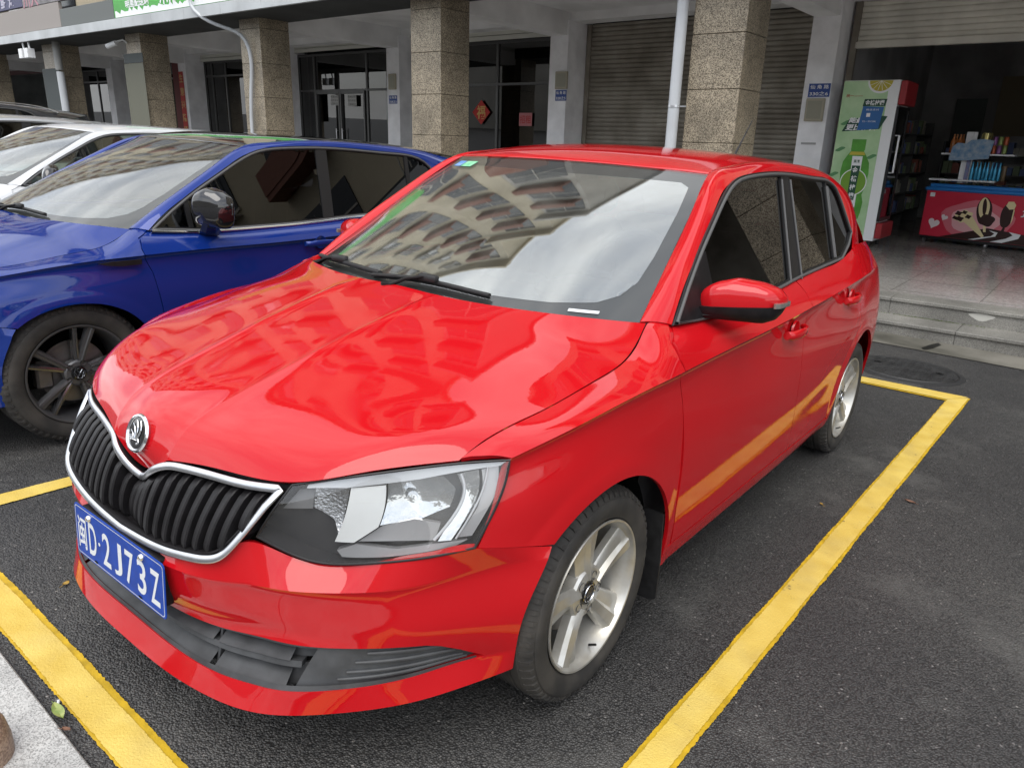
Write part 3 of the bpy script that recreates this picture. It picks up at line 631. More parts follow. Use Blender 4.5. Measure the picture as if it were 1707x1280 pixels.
        b.box((.30, .83, .95), (.42, .87, 1.03), bev=.015); b.tube([c0-.17*a_, c0+.17*a_], .014, 8); b.tube([c0, c0-.17*d_], .014, 8); put('steering_wheel', b, [M['interior']])
    for sx in (-.36, .36):
        b = MB(); b.box((sx-.25, 1.05, .45), (sx+.25, 1.55, .66), bev=.05); V0 = len(b.v); b.box((sx-.24, 1.46, .6), (sx+.24, 1.60, 1.14), bev=.05); b.box((sx-.12, 1.60, 1.15), (sx+.12, 1.70, 1.31), bev=.04)
        b.v[V0:] = [(x, y+(z-.6)*.18, z) for x, y, z in b.v[V0:]]; put('seat', b, [M['seat']])
    b = MB(); b.box((-.62, 2.0, .45), (.62, 2.4, .66), bev=.05); b.box((-.62, 2.36, .6), (.62, 2.52, 1.12), bev=.05); put('seat', b, [M['seat']])
    b = MB(); V, F = grid(WT, 2.5, 2.80, 3, -.28, .28, 4, off=-.06, center=(0, 1.5, .8)); b.box((-.12, .82, 1.285), (.12, .845, 1.345), bev=.01); put('rear_view_mirror', b, [blk])
    # floor/door cards close the cabin
    for s in (1, -1):
        b = MB(); b.add([(s*.74, .3, .3), (s*.74, 2.6, .3), (s*.76, 2.3, 1.0), (s*.76, .45, .93)], [(0, 1, 2, 3)])
        put('door_card', b, [M['interior']])
    b = MB(); V, F = grid(RT, .4, 6.4, 14, -3.9, 3.9, 14, off=-.03, center=(0, 1.6, 1.)); b.add(V, F); put('headlining', b, [M['lining']])
    # ---- wheels
    wr, rr, st = wheels
    for s in (1, -1):
        for k, ay in enumerate(axles):
            make_wheel(root, half, ay, wr, rr, st, M, s, steer=(fsteer if k == 0 else 0))
    return dict(root=root, put=put, HT=HT, BT=BT, WT=WT, SF=SF, SR=SR, HL=HL, RT=RT, hood=hood, bump=bump, ws=ws)
# ---------------------------------------------------------------- fittings of the front end, mirrors, handles
def frame_at(T, u, v, off=0., out_dir=(0, -1, .6)):
    p = T([u], [v])[0]; n = T.normal([u], [v])[0]; n = n*(1 if np.dot(n, out_dir) > 0 else -1); return p+n*off, n
def loft(b, secs, mi=0, cap=True):
    n = len(secs[0]); V = [p for s_ in secs for p in s_]; F = [(i*n+k, i*n+(k+1) % n, (i+1)*n+(k+1) % n, (i+1)*n+k) for i in range(len(secs)-1) for k in range(n)]
    if cap: F += [tuple(range(n))[::-1], tuple((len(secs)-1)*n+k for k in range(n))]
    b.add(V, F, mi)
GRILLE_TOP = [(0,-.768,.622),(.03,-.774,.632),(.062,-.780,.652),(.095,-.778,.674),(.125,-.768,.687),(.165,-.758,.693),(.262,-.737,.698),(.362,-.714,.702),(.437,-.684,.708)]
GRILLE_BOT = [(.420,-.714,.672),(.403,-.742,.632),(.383,-.770,.590),(.362,-.789,.562),(.330,-.801,.547),(.28,-.811,.536),(.18,-.821,.519),(.09,-.826,.512),(0,-.828,.508)]
def add_grille(car, M, emblem=True):
    put, root = car['put'], car['root']
    top = spl(GRILLE_TOP, 60); bot = spl(GRILLE_BOT, 60)
    half = np.vstack([top, bot]); full = np.vstack([half, (half[::-1][1:-1])*[-1, 1, 1]])
    g = empty('grille'); g.parent = root
    b = MB(); P = np.vstack([full, full[:1]]); b.tube(P, .0094, 12, cap=False, flat=(.50, 1.0), up=(0, -1, .45)); put('chrome_surround', b, [M['chrome_satin']], g, 50)
    b = MB(); P2 = P*[.965, 1, 1]+[0, .012, 0]; P2[:, 2] = .612+(P[:, 2]-.612)*.90; b.tube(P2, .010, 8, cap=False, flat=(1.2, .5), up=(0, -1, .25)); put('inner_frame', b, [M['black_plastic']], g, 50)
    zt = lambda x: np.interp(abs(x), top[:, 0], top[:, 2]); yt = lambda x: np.interp(abs(x), top[:, 0], top[:, 1])
    bb = bot[::-1]; zb = lambda x: np.interp(abs(x), bb[:, 0], bb[:, 2]); yb = lambda x: np.interp(abs(x), bb[:, 0], bb[:, 1])
    b = MB()
    for k in range(-11, 12):
        x = k*.0355+.0*np.sign(k); z0, z1 = zb(x)+.006, zt(x)-.010; y0, y1 = yb(x)+.006+.030*max(0, 1-abs(x)/.11), yt(x)+.010-.012*max(0, 1-abs(x)/.11)
        if abs(x) > .385: z1 = min(z1, z0+.12)
        t = np.linspace(0, 1, 14); Z = z0+(z1-z0)*t; Y = y0+(y1-y0)*t-.016*np.sin(math.pi*t)**.7+.022*np.clip((t-.86)/.14, 0, 1)**2+.010*np.clip((.1-t)/.1, 0, 1)
        secs = []
        for y, z in zip(Y, Z): secs.append([(x-.011, y+.050, z), (x-.0142, y+.010, z), (x-.0130, y+.003, z), (x-.0115, y+.001, z), (x+.0070, y-.003, z), (x+.0095, y+.001, z), (x+.0085, y+.050, z)])
        loft(b, secs)
    put('grille_slats', b, [M['black_plastic']], g, 22)
    b = MB(); xs = np.linspace(-.43, .43, 61); V = []; ts = np.linspace(0, 1, 8)
    for x in xs:
        for t in ts: V.append((x, (yb(x)*(1-t)+yt(x)*t)+.045, zb(x)*(1-t)+zt(x)*t))
    b.add(V, [(i*8+j, i*8+j+1, (i+1)*8+j+1, (i+1)*8+j) for i in range(60) for j in range(7)])
    b.add([(x, yb(x)+.004+dy, zb(x)+.004) for x in xs for dy in (0, .045)], [(2*i, 2*i+1, 2*i+3, 2*i+2) for i in range(60)])
    put('grille_backing', b, [M['black_plastic']], g)
    if not emblem: return
    us = np.linspace(0, 3, 300); zz = car['HT'](us, us*0)[:, 2]; u0 = us[np.abs(zz-.728).argmin()]; p, n = frame_at(car['HT'], u0, 0, .004)
    X = np.array([1., 0, 0]); n = n*.45+np.array([0, -1, .30])*.55; n /= np.linalg.norm(n)
    Yv = np.cross(n, X); Yv = Yv*np.sign(Yv[2])
    e = empty('emblem'); e.parent = root
    def disc(prof, nn=48):
        b = MB(); V = []
        for h, r in prof:
            for k in range(nn): t = 2*math.pi*k/nn; V.append(p+n*h+X*r*math.cos(t)+Yv*r*math.sin(t))
        b.add(V, [(i*nn+k, i*nn+(k+1) % nn, (i+1)*nn+(k+1) % nn, (i+1)*nn+k) for i in range(len(prof)-1) for k in range(nn)]); return b
    put('emblem_ring', disc([(-.016, .0330), (.0005, .0462), (.0045, .0442), (.0055, .0405), (.0035, .0378), (.0015, .0370)]), [M['chrome']], e)
    put('emblem_ground', disc([(.0015, .0372), (.0025, .030), (.0033, .015), (.0035, .0001)]), [M['gloss_black']], e)
    b = MB()
    def ribbon(pts, w0, w1):
        P = np.array([p+n*(.0048)+X*a*.00106+Yv*c*.00106 for a, c in spl(pts, 12)]); b.tube(P, np.linspace(w0, w1, 12), 6, flat=(.5, 1), up=n)
    ribbon([(-20, 18), (-8, 8), (-3, -4), (-2, -12)], .0016, .0028); ribbon([(-7, 27), (2, 14), (4, 0), (3, -12)], .002, .0032); ribbon([(8, 29), (15, 17), (15, 2), (9, -11)], .0022, .0036)
    ribbon([(-23, 2), (-12, -4), (-8, -14)], .0012, .0024)
    ribbon([(-20, -14), (12, -12)], .0022, .0030); ribbon([(-12, -18), (-26, -13), (-13, -8)], .0018, .0018); ribbon([(10, -22), (18, -18), (12, -10)], .002, .002)
    put('emblem_arrow', b, [M['chrome']], e)
def add_lamps(car, M):
    put, root, HL = car['put'], car['root'], car['HL']
    for s in (1, -1):
        T = HL if s > 0 else Fn(lambda u, v: HL(u, v)*[-1, 1, 1])
        h = empty('headlight'); h.parent = root; ctr = (0, 0, .5)
        b = MB(); patch(T, [(0, 0), (2, 0), (2, 4), (0, 4)], step=(.012, .014), sc=(.09, .11), rim=.0, mb=b, center=ctr, off=.001); put('lamp_lens', b, [M['lamp_glass']], h, 60)
        # body-coloured gap / black gasket
        b = MB(); E_ = [(0, v) for v in np.linspace(0, 4, 30)]+[(u, 4) for u in np.linspace(0, 2, 12)][1:]+[(2, v) for v in np.linspace(4, 0, 30)][1:]+[(u, 0) for u in np.linspace(2, 0, 12)][1:]
        E_ = np.array(E_); Q = T(E_[:, 0], E_[:, 1]); b.tube(Q, .0028, 8, cap=False); put('lamp_gasket', b, [M['black']], h)
        b = MB(); V, F = grid(T, 0, 2, 14, 0, 4, 24, off=-.055, center=ctr); V = np.array(V); n0 = len(V); b.add(V, F)
        Q0 = T(E_[:, 0], E_[:, 1]); N0 = T.normal(E_[:, 0], E_[:, 1]); N0 *= np.sign((N0*(Q0-np.array(ctr))).sum(1))[:, None]; b.add(np.concatenate([Q0-N0*.004, Q0-N0*.055]), [(i, i+1, len(E_)+i+1, len(E_)+i) for i in range(len(E_)-1)])
        put('lamp_housing', b, [M['lamp_dark']], h)
        def piece(nm, poly, off, m_, rim=.02, dome=None):
            c = MB(); patch(T, poly, step=(.010, .010), sc=(.09, .11), rim=rim, mb=c, center=ctr, off=off)
            if dome:
                V = np.array(c.v); nV = len(V); c0 = V.mean(0); d = np.linalg.norm(V-c0, axis=1); rr = d.max(); nrm = T.normal([1.], [2.])[0]; nrm *= np.sign(np.dot(nrm, T([1.], [2.])[0]-np.array(ctr))); V = V-nrm*(dome*np.clip(1-(d/rr)**2, 0, 1))[:, None]; c.v = V.tolist()
            put(nm, c, [m_], h, 40)
        piece('lamp_bezel', [(.05, .30), (.02, 2.0), (.02, 3.96), (.16, 3.83), (.29, 2.36), (.30, 1.07), (.17, .31)], -.008, M['silver'])
        piece('indicator_reflector', [(.22, .42), (.33, 1.09), (1.55, 1.25), (1.25, 1.06), (.95, .62)], -.030, M['chrome_ribbed'], dome=.02)
        piece('light_panel', [(.32, 1.15), (.34, 1.77), (1.31, 1.85), (1.61, 1.575), (1.60, 1.24), (1.15, 1.22)], -.012, M['silver_bright'])
        piece('main_reflector', [(.33, 1.80), (.34, 2.75), (.7, 2.98), (1.12, 2.98), (1.31, 2.56), (1.31, 1.87)], -.022, M['chrome_lamp'], dome=.028)
        piece('lamp_lower_trim', [(1.80, 1.35), (1.66, 1.62), (1.80, 2.4), (1.80, 3.1), (1.86, 3.80), (1.94, 3.6), (1.94, 2.2), (1.92, 1.5)], -.020, M['lamp_grey'])
        piece('inner_panel', [(.12, .08), (.20, .40), (.95, .60), (1.0, .10)], -.034, M['lamp_mid'])
        piece('lower_reflector', [(1.61, 1.64), (1.33, 1.93), (1.27, 2.42), (1.42, 2.96), (1.75, 3.06)], -.020, M['lamp_grey'], dome=.012)
        piece('outer_reflector', [(.31, 2.99), (.25, 3.40), (1.20, 3.52), (1.80, 3.42), (1.76, 3.13), (1.16, 3.14), (.75, 3.12)], -.016, M['chrome_lamp'], dome=.014)
        piece('side_reflector', [(.25, 3.46), (.14, 3.80), (1.0, 3.90), (1.80, 3.85), (1.77, 3.52), (1.22, 3.60)], -.020, M['lamp_grey'])
        b = MB(); P = T(np.linspace(.35, 1.75, 20), 3.05+.12*np.sin(np.linspace(0, math.pi, 20))); b.tube(P-np.array([s*.010, -.010, 0]), .0035, 8); P = T(np.linspace(.25, 1.8, 20), np.linspace(3.58, 3.50, 20)); b.tube(P-np.array([s*.010, -.010, 0]), .0022, 8); put('lamp_rib', b, [M['silver']], h)
        c_, n_ = frame_at(T, .75, 2.25, -.035, (s*.3, -1, 0)); b = MB(); b.cyl(c_, c_+n_*.022, .012, 20, r2=.009); put('bulb_cover', b, [M['chrome_lamp']], h)
def add_intake(car, M):
    put, root, BT = car['put'], car['root'], car['BT']
    g = empty('lower_grille'); g.parent = root
    b = MB(); V, F = grid(BT, 3.85, 5.1, 10, -6.7, 6.7, 80, off=-.058, center=(0, -.2, .4)); b.add(V, F); put('intake_backing', b, [M['dark']], g)
    b = MB(); V, F = grid(BT, 4.88, 5.0, 3, -6.6, 6.6, 80, off=-.003, center=(0, -.2, .4)); b.add(V, F)
    def bar(u0, u1, v0, v1, o0, o1, n=40):
        vs = np.linspace(v0, v1, n); A = []
        for v in vs:
            q = []
            for uu, oo in ((u0, o0), (u0, o1), (u1, o1), (u1, o0)):
                p, nn = frame_at(BT, uu, v, oo, (np.sign(v)*abs(v)*.1, -1, 0)); q.append(p)
            A.append(q)
        loft(b, A)
    bar(4.43, 4.56, -3.9, 3.9, -.050, -.014); bar(4.02, 4.10, -4.3, 4.3, -.050, -.012)
    bar(4.56, 4.98, -4.3, 4.3, -.056, -.045); bar(4.10, 4.44, -4.3, 4.3, -.056, -.047)
    for v in (-1.85, 1.85):
        for (a, c) in ((4.06, 4.46), (4.5, 4.95)):
            bar(a, c, v-.025, v+.025, -.052, -.030, 3)
    # shelf-like blades catching the light
    for (a, c) in ((4.14, 4.42), (4.60, 4.92)):
        vs = np.linspace(-3.7, 3.7, 60); V = []
        for v in vs:
            p, nn = frame_at(BT, c, v, -.008, (0, -1, 0)); q, nn = frame_at(BT, a+.03, v, -.040, (0, -1, 0)); V += [p, q]
        b.add(V, [(2*i, 2*i+1, 2*i+3, 2*i+2) for i in range(59) if abs(abs((vs[i]+vs[i+1])/2)-1.85) > .05])
    put('intake_slats', b, [M['grey_plastic']], g, 30)
    for s in (1, -1):
        b = MB(); T = BT if s > 0 else Fn(lambda u, v: BT(u, v)*[-1, 1, 1])
        patch(T, [(4.0, 4.15), (4.0, 5.2), (4.03, 5.7), (4.16, 6.05), (4.45, 6.40), (4.86, 6.70), (4.96, 6.4), (4.96, 3.85)], step=(.012, .014), sc=(.09, .12), rim=.03, mb=b, center=(0, -.2, .4), off=-.012)
        for k, (u0, v0, u1, v1) in enumerate(((4.22, 4.75, 4.26, 6.05), (4.45, 4.6, 4.52, 6.25), (4.66, 4.5, 4.76, 6.35), (4.80, 4.4, 4.88, 6.4))):
            uu = np.linspace(u0, u1, 24); vv = np.linspace(v0, v1, 24); P = T(uu, vv); N = T.normal(uu, vv); N *= np.sign((N*(P-np.array([0, -.2, .4]))).sum(1))[:, None]
            b.tube(P-N*.010, .0035+.0015*np.sin(np.linspace(0, math.pi, 24)), 8)
        put('fog_blank', b, [M['grey_plastic']], g, 30)
def add_plate(car, M):
    root = car['root']; o = np.array([0, -.8405, .4324]); X = np.array([1., 0, 0]); Yv = np.array([0, .032, 1.]); Yv /= np.linalg.norm(Yv); N = np.cross(X, Yv); N = N*(-1 if N[1] > 0 else 1)
    pl = empty('number_plate'); pl.parent = root
    def rect(w, h, r, z, n=6):
        P = []
        for cx, cy, a0 in ((w/2-r, h/2-r, 0), (-w/2+r, h/2-r, 90), (-w/2+r, -h/2+r, 180), (w/2-r, -h/2+r, 270)):
            for k in range(n+1): a = R_(a0+90*k/n); P.append(o+X*(cx+r*math.cos(a))+Yv*(cy+r*math.sin(a))+N*z)
        return P
    b = MB(); loft(b, [rect(.440, .140, .012, -.001), rect(.440, .140, .012, .0005), rect(.438, .138, .011, .0012)]); b.obj('plate_sheet', [M['plate_blue']], pl, angle=25)
    b = MB(); b.box((-.19, -.836, .375), (.19, -.806, .50), bev=.004); b.obj('plate_holder', [M['black_plastic']], pl)
    b = MB()
    A, B_ = rect(.430, .130, .009, .0016), rect(.4265, .1265, .008, .0016); k = len(A); b.add(A+B_, [(i, (i+1) % k, k+(i+1) % k, k+i) for i in range(k)])
    fr = (o, X, Yv, N)
    for ch, cx, w in (('闽', -.182, .044), ('D', -.127, .040), ('2', -.054, .040), ('J', .004, .038), ('7', .060, .040), ('3', .117, .040), ('Z', .178, .041)):
        text_fit(b, ch, cx, -.004, w, .088, fr, bold=.012, lift=.0018)
    t = np.linspace(0, 2*math.pi, 16, endpoint=False); b.add([o+X*(-.091+.005*math.cos(a))+Yv*(-.002+.005*math.sin(a))+N*.0018 for a in t], [tuple(range(16))])
    b.obj('plate_characters', [M['plate_white']], pl, smooth=False)
    for cx in (-.135, .125):
        b = MB()
        for (h, r) in ((0, 0),):
            c = o+X*cx+Yv*.052; nn = 16; V = []
            for hh, rr in ((.001, .0085), (.006, .0082), (.0095, .006), (.0105, .0001)):
                for k in range(nn): a = 2*math.pi*k/nn; V.append(c+N*hh+X*rr*math.cos(a)+Yv*rr*math.sin(a))
            b.add(V, [(i*nn+k, i*nn+(k+1) % nn, (i+1)*nn+(k+1) % nn, (i+1)*nn+k) for i in range(3) for k in range(nn)])
        b.obj('plate_bolt', [M['chrome']], pl)
    b = MB()
    for cx in (-.115, .105):
        c = o+X*cx-Yv*.060; b.add([c+X*.009*math.cos(a)+Yv*.0035*math.sin(a)+N*.0019 for a in t], [tuple(range(16))])
    b.obj('plate_slot', [M['dark']], pl, smooth=False)
def add_mirror(car, M, s, paint, base=None, pos=(.765, .600, 1.022), sc=.955, style='cap'):
    put, root = car['put'], car['root']; m_ = empty('door_mirror'); m_.parent = root
    def body(z_lo, z_hi, grow=1., nx=22, x0=-.005, x1=.232):
        secs = []
        for i in range(nx):
            t = i/(nx-1); x = x0+(x1-x0)*t
            zt = .070*np.interp(t, [0, .06, .18, .40, .70, .90, 1], [.30, .62, .84, 1, .80, .50, .12]); zb = -.070*np.interp(t, [0, .04, .16, .80, .93, 1], [.25, .55, .80, 1, .80, .15]); dep = .060*np.interp(t, [0, .05, .2, .5, .85, .95, 1], [.35, .62, .92, 1, .86, .60, .15])
            P = []
            for k in range(28):
                a = 2*math.pi*k/28; c, sn = math.cos(a), math.sin(a); e = .75
                yy = -abs(c)**e*dep*1.15 if c > 0 else abs(c)**.35*dep*.55
                hh = (zt if sn > 0 else -zb)*abs(sn)**e*np.sign(sn)
                P.append((x, yy, min(z_hi, max(z_lo, hh))))
            secs.append(P)
        return secs
    def place(secs, grow=1.): return [[(s*(pos[0]+x*sc*grow), pos[1]+(y*grow+.095*(x/.23))*sc, pos[2]+(z*grow+.022*(x/.23))*sc) for x, y, z in q] for q in secs]
    if style == 'cap':
        b = MB(); loft(b, place(body(-.016, 1))); put('mirror_cap', b, [paint], m_, 40)
        b = MB(); P = np.array(place(body(-.080, -.015, x0=-.040, x1=.226), 1.03)); loft(b, P.tolist()); put('mirror_base', b, [M['black_plastic']], m_, 40)
        b = MB(); q = place(body(-.017, -.003, x0=.206, x1=.233), 1.02); loft(b, q); put('mirror_indicator', b, [M['lamp_clear']], m_, 40)
        b = MB(); b.tube([(s*(pos[0]+.07), pos[1]+.01, pos[2]-.036), (s*(pos[0]+.0), pos[1]-.02, pos[2]-.040), (s*(pos[0]-.045), pos[1]-.04, pos[2]-.040)], [.024, .024, .024], 14, flat=(.6, 1.3)); put('mirror_foot', b, [M['black_plastic']], m_, 50)
    else:
        b = MB(); loft(b, place([[(x*.86, y*1.1, z*1.75) for x, y, z in q] for q in body(-1, 1)])); put('mirror_cap', b, [paint], m_, 40)
        b = MB(); b.tube([(s*(pos[0]+.09), pos[1]+.01, pos[2]-.055), (s*(pos[0]+.05), pos[1]+.02, pos[2]-.10), (s*(pos[0]-.0), pos[1]+.05, pos[2]-.125)], [.030, .034, .042], 6, flat=(.55, 1.2)); put('mirror_foot', b, [M['gloss_black']], m_, 20)
    b = MB(); x0, x1 = pos[0]+.02*sc, pos[0]+.205*sc; y_ = pos[1]+.040*sc; b.add([(s*x0, y_, pos[2]-.03*sc), (s*x1, y_+.04*sc, pos[2]-.02*sc), (s*x1, y_+.04*sc, pos[2]+.045*sc), (s*x0, y_, pos[2]+.045*sc)], [(0, 1, 2, 3)]); put('mirror_glass', b, [M['chrome_lamp']], m_)
    if style == 'cap':
        # triangular sail the mirror grows out of
        GSm = Fn(lambda y, z: np.stack([s*(gx(z)+.010), y, z], 1)); b = MB()
        patch(GSm, [(.400, .977), (.66, .970), (.665, 1.06), (.655, 1.158), (.630, 1.148), (.505, 1.060)], step=(.02, .02), rim=.02, mb=b, off=.002, out_dir=(s, 0, .3)); put('mirror_sail', b, [M['black_plastic']], m_, 40)
def add_handle(car, M, s, y, z, x, paint, L=.19, par=None):
    put = car['put']; par = par or car['root']; b = MB(); secs = []
    for i in range(15):
        t = i/14; yy = y-L/2+L*t; bulge = math.sin(math.pi*min(1, max(0, t)))**.5; xx = x+.004+.030*bulge; hh = .011+.006*math.sin(math.pi*t)+.004*(1-t); tk = .007+.006*(1-bulge)
        P = []
        for k in range(12): a = 2*math.pi*k/12; P.append((s*(xx+tk*math.cos(a)), yy, z+.02*(.5-t)*-.4+hh*math.sin(a)))
        secs.append(P)
    loft(b, secs); h = put('door_handle', b, [paint], par, 50)
    b = MB(); b.lathe([(x-.004, .040), (x+.0035, .038), (x+.001, .030), (x-.012, .012), (x-.014, .0001)], axis='x', c=(0, y+.01, z), n=32)
    b.v = [(s*p[0], p[1], p[2]) for p in b.v]; put('handle_recess', b, [paint], h, 60)
def add_wipers(car, M):
    put, root, WT = car['put'], car['root'], car['WT']
    for k, (v0, v1, u0, u1) in enumerate(((1.55, -.70, .10, .04), (-.60, -3.3, .10, .06))):
        w = empty('wiper'); w.parent = root
        vv = np.linspace(v0, v1, 24); uu = np.linspace(u0, u1, 24)+.06*np.sin(np.linspace(0, math.pi, 24)); P = WT(uu, vv); N = WT.normal(uu, vv); N *= np.sign(N[:, 2])[:, None]
        b = MB(); b.tube(P+N*.018, .0085, 8, flat=(.7, 1.2)); b.tube(P+N*.008, .004, 6); m = P[11]+N[11]*.03; b.box(m-[.035, .012, .012], m+[.035, .012, .010], bev=.004); put('wiper_blade', b, [M['rubber']], w, 50)
        pv = WT([-.0], [v0-1.9 if k else v0-2.6])[0] if False else WT([0.], [v1+.5 if k == 0 else v1+.4])[0]
        b = MB(); a = pv+np.array([0, -.03, .0]); b.tube([a, (a+m)/2+[0, .0, .012], m+[0, 0, .006]], [.012, .009, .007], 8, flat=(.6, 1.2)); b.cyl(a-[0, 0, .02], a+[0, 0, .012], .016, 16); put('wiper_arm', b, [M['black_plastic']], w, 50)
def add_mudflap(car, M, s, y, z0, z1, x0, x1):
    b = MB(); P = [(s*x, y+dy, z) for z, dy in ((z1, -.0), ((z0+z1)/2, .012), (z0, .03)) for x in (x0, x1)]
    V = [(s*x0, y-.01, z1), (s*x1, y-.01, z1), (s*x0, y+.012, (z0+z1)/2), (s*x1, y+.012, (z0+z1)/2), (s*(x0+.01), y+.035, z0+.015), (s*(x1-.008), y+.035, z0+.015), (s*(x0+.03), y+.037, z0), (s*(x1-.03), y+.037, z0)]
    V2 = [(p[0], p[1]+.006, p[2]) for p in V]; F = [(0, 1, 3, 2), (2, 3, 5, 4), (4, 5, 7, 6)]; b.add(V+V2, F+[tuple(i+8 for i in f)[::-1] for f in F]+[(0, 2, 10, 8), (1, 9, 11, 3), (3, 11, 13, 5), (2, 4, 12, 10), (4, 6, 14, 12), (5, 13, 15, 7), (6, 7, 15, 14)])
    car['put']('mud_flap', b, [M['rubber']])

def add_stickers(car, M):
    WT, put, root = car['WT'], car['put'], car['root']
    for nm, (u0, u1, v0, v1), m_ in (('inspection_sticker', (2.62, 2.80, -3.45, -3.05), mat('sticker_blue', (.06, .20, .55), rough=.4, nscale=60, col2=(.25, .40, .65))), ('inspection_sticker', (2.62, 2.80, -3.00, -2.45), mat('sticker_green', (.10, .45, .22), rough=.4, nscale=60, col2=(.30, .60, .40)))):
        b = MB(); V, F = grid(WT, u0, u1, 3, v0, v1, 4, off=.003, center=(0, 1.5, .8)); b.add(V, F); put(nm, b, [m_], car['ws'])
    b = MB(); V, F = grid(WT, .10, .15, 2, 2.75, 3.25, 4, off=.003, center=(0, 1.5, .8)); b.add(V, F); put('vin_strip', b, [M['plate_white']], car['ws'])
# ---------------------------------------------------------------- car materials
def car_paint(name, base, metallic=0., flake=.0, rough=.32, dust=.06):
    M = mat(name, base, rough=rough, metal=metallic, coat=1.0, spec=.0, coat_rough=.015)
    T = M.node_tree; B = T.nodes['Principled BSDF']
    tc = T.nodes.new('ShaderNodeTexCoord'); n = T.nodes.new('ShaderNodeTexNoise'); n.inputs['Scale'].default_value = 5; n.inputs['Detail'].default_value = 9; n.inputs['Roughness'].default_value = .65
    mr = T.nodes.new('ShaderNodeMapRange'); mr.inputs['From Min'].default_value = .4; mr.inputs['From Max'].default_value = .75; mr.inputs['To Min'].default_value = .012; mr.inputs['To Max'].default_value = .012+dust
    T.links.new(tc.outputs['Object'], n.inputs['Vector']); T.links.new(n.outputs['Fac'], mr.inputs['Value']); T.links.new(mr.outputs['Result'], B.inputs['Coat Roughness'])
    # very faint orange peel in the lacquer
    n2 = T.nodes.new('ShaderNodeTexNoise'); n2.inputs['Scale'].default_value = 140; n2.inputs['Detail'].default_value = 1
    bp = T.nodes.new('ShaderNodeBump'); bp.inputs['Strength'].default_value = .012; bp.inputs['Distance'].default_value = .002
    T.links.new(tc.outputs['Object'], n2.inputs['Vector']); T.links.new(n2.outputs['Fac'], bp.inputs['Height']); T.links.new(bp.outputs['Normal'], B.inputs['Coat Normal'])
    return M
BASE = dict(
    black=mat('black_trim', (.012, .012, .013), rough=.35), dark=mat('dark_void', (.006, .006, .006), rough=.9, spec=.1),
    black_plastic=mat('grained_plastic', (.010, .009, .010), spec=.32, rough=.48, nscale=30, namt=.25, bump=.25, bscale=700, bdist=.0006),
    grey_plastic=mat('weathered_plastic', (.050, .052, .055), rough=.55, nscale=14, namt=.3, bump=.25, bscale=600, bdist=.0006),
    seal=mat('seal_rubber', (.085, .085, .085), rough=.42), rubber=mat('rubber', (.016, .016, .017), rough=.55, nscale=40, namt=.3),
    gloss_black=mat('gloss_black', (.008, .008, .009), rough=.06, coat=1), frit=mat('frit', (.014, .015, .016), rough=.5),
    glass_side=glass('side_glass', (.05, .05, .05), 1.5), glass_front=glass('screen_glass', (.96, .98, .97), 1.5, boost=.02, dust=.015), film=glass('solar_film', (.45, .48, .47), 1.5, boost=.26, dust=.07), film_soft=glass('plain_film', (.50, .58, .62), 1.5, boost=.10, dust=.05),
    interior=mat('interior_grey', (.075, .075, .078), rough=.7, nscale=20), seat=mat('seat_fabric', (.035, .033, .032), rough=.9, nscale=60), lining=mat('headlining', (.30, .29, .27), rough=.9),
    tyre=mat('tyre_rubber', (.022, .021, .020), rough=.75, nscale=11, col2=(.048, .044, .039), bump=.3, bscale=160, bdist=.0008),
    disc=mat('brake_metal', (.26, .25, .24), rough=.4, metal=.9, nscale=9), bolt=mat('bolt_metal', (.10, .10, .10), rough=.45, metal=.8),
    chrome=mat('chrome', (.75, .76, .78), rough=.08, metal=1.), chrome_satin=mat('satin_chrome', (.62, .63, .65), rough=.30, metal=1., nscale=18, namt=.08),
    chrome_lamp=mat('lamp_chrome', (.66, .67, .68), rough=.10, metal=1., bump=.35, bscale=28, bdist=.006), chrome_ribbed=mat('ribbed_chrome', (.42, .42, .43), rough=.22, metal=1., bump=.8, bscale=170, bdist=.003),
    silver=mat('silver_trim', (.50, .51, .53), rough=.28, metal=.30), silver_bright=mat('bright_panel', (.66, .67, .67), rough=.35, metal=.1),
    lamp_dark=mat('lamp_housing_dark', (.036, .036, .040), rough=.25), lamp_grey=mat('lamp_grey', (.40, .40, .41), rough=.22, metal=.45),
    lamp_glass=glass('lamp_lens_plastic', (.93, .94, .94), 1.50, boost=.02, dust=.035), lamp_clear=mat('clear_indicator', (.28, .27, .25), rough=.10, metal=.5),
    lamp_mid=mat('lamp_mid_grey', (.14, .14, .145), rough=.3), plate_blue=mat('plate_blue', (.004, .045, .30), spec=.25, rough=.45, nscale=30, namt=.12), plate_white=mat('plate_white', (.62, .64, .66), rough=.4),
)
def carmats(**k): d = dict(BASE); d.update(k); return d
# ================================================================= the red hatchback
paint_red = car_paint('red_paint', (.46, .006, .010), rough=.5)
alloy = mat('alloy_silver', (.58, .575, .55), rough=.34, metal=.7, nscale=14, col2=(.44, .42, .37))
MR = carmats(paint=paint_red, rim=alloy, cap=BASE['gloss_black'])
car = build_car('parked_car', 'red five-door hatchback with blue plate, parked inside the yellow bay in the foreground', 'car', (0, 0, 0), 0, MR, 'hatch')
add_grille(car, MR); add_lamps(car, MR); add_intake(car, MR); add_plate(car, MR); add_wipers(car, MR); add_stickers(car, MR)
for s in (1, -1):
    add_mirror(car, MR, s, paint_red)
    doors = [o for o in car['root'].children if o.name.split('.')[0] == 'door']
    ds = [o for o in doors if np.sign(np.mean([v.co.x for v in o.data.vertices])) == s]; ds.sort(key=lambda o: np.mean([v.co.y for v in o.data.vertices]))
    add_handle(car, MR, s, 1.25, .845, .862, paint_red, par=ds[0]); add_handle(car, MR, s, 2.06, .878, .852, paint_red, par=ds[1])
    add_mudflap(car, MR, s, .330, .105, .43, .66, .852)
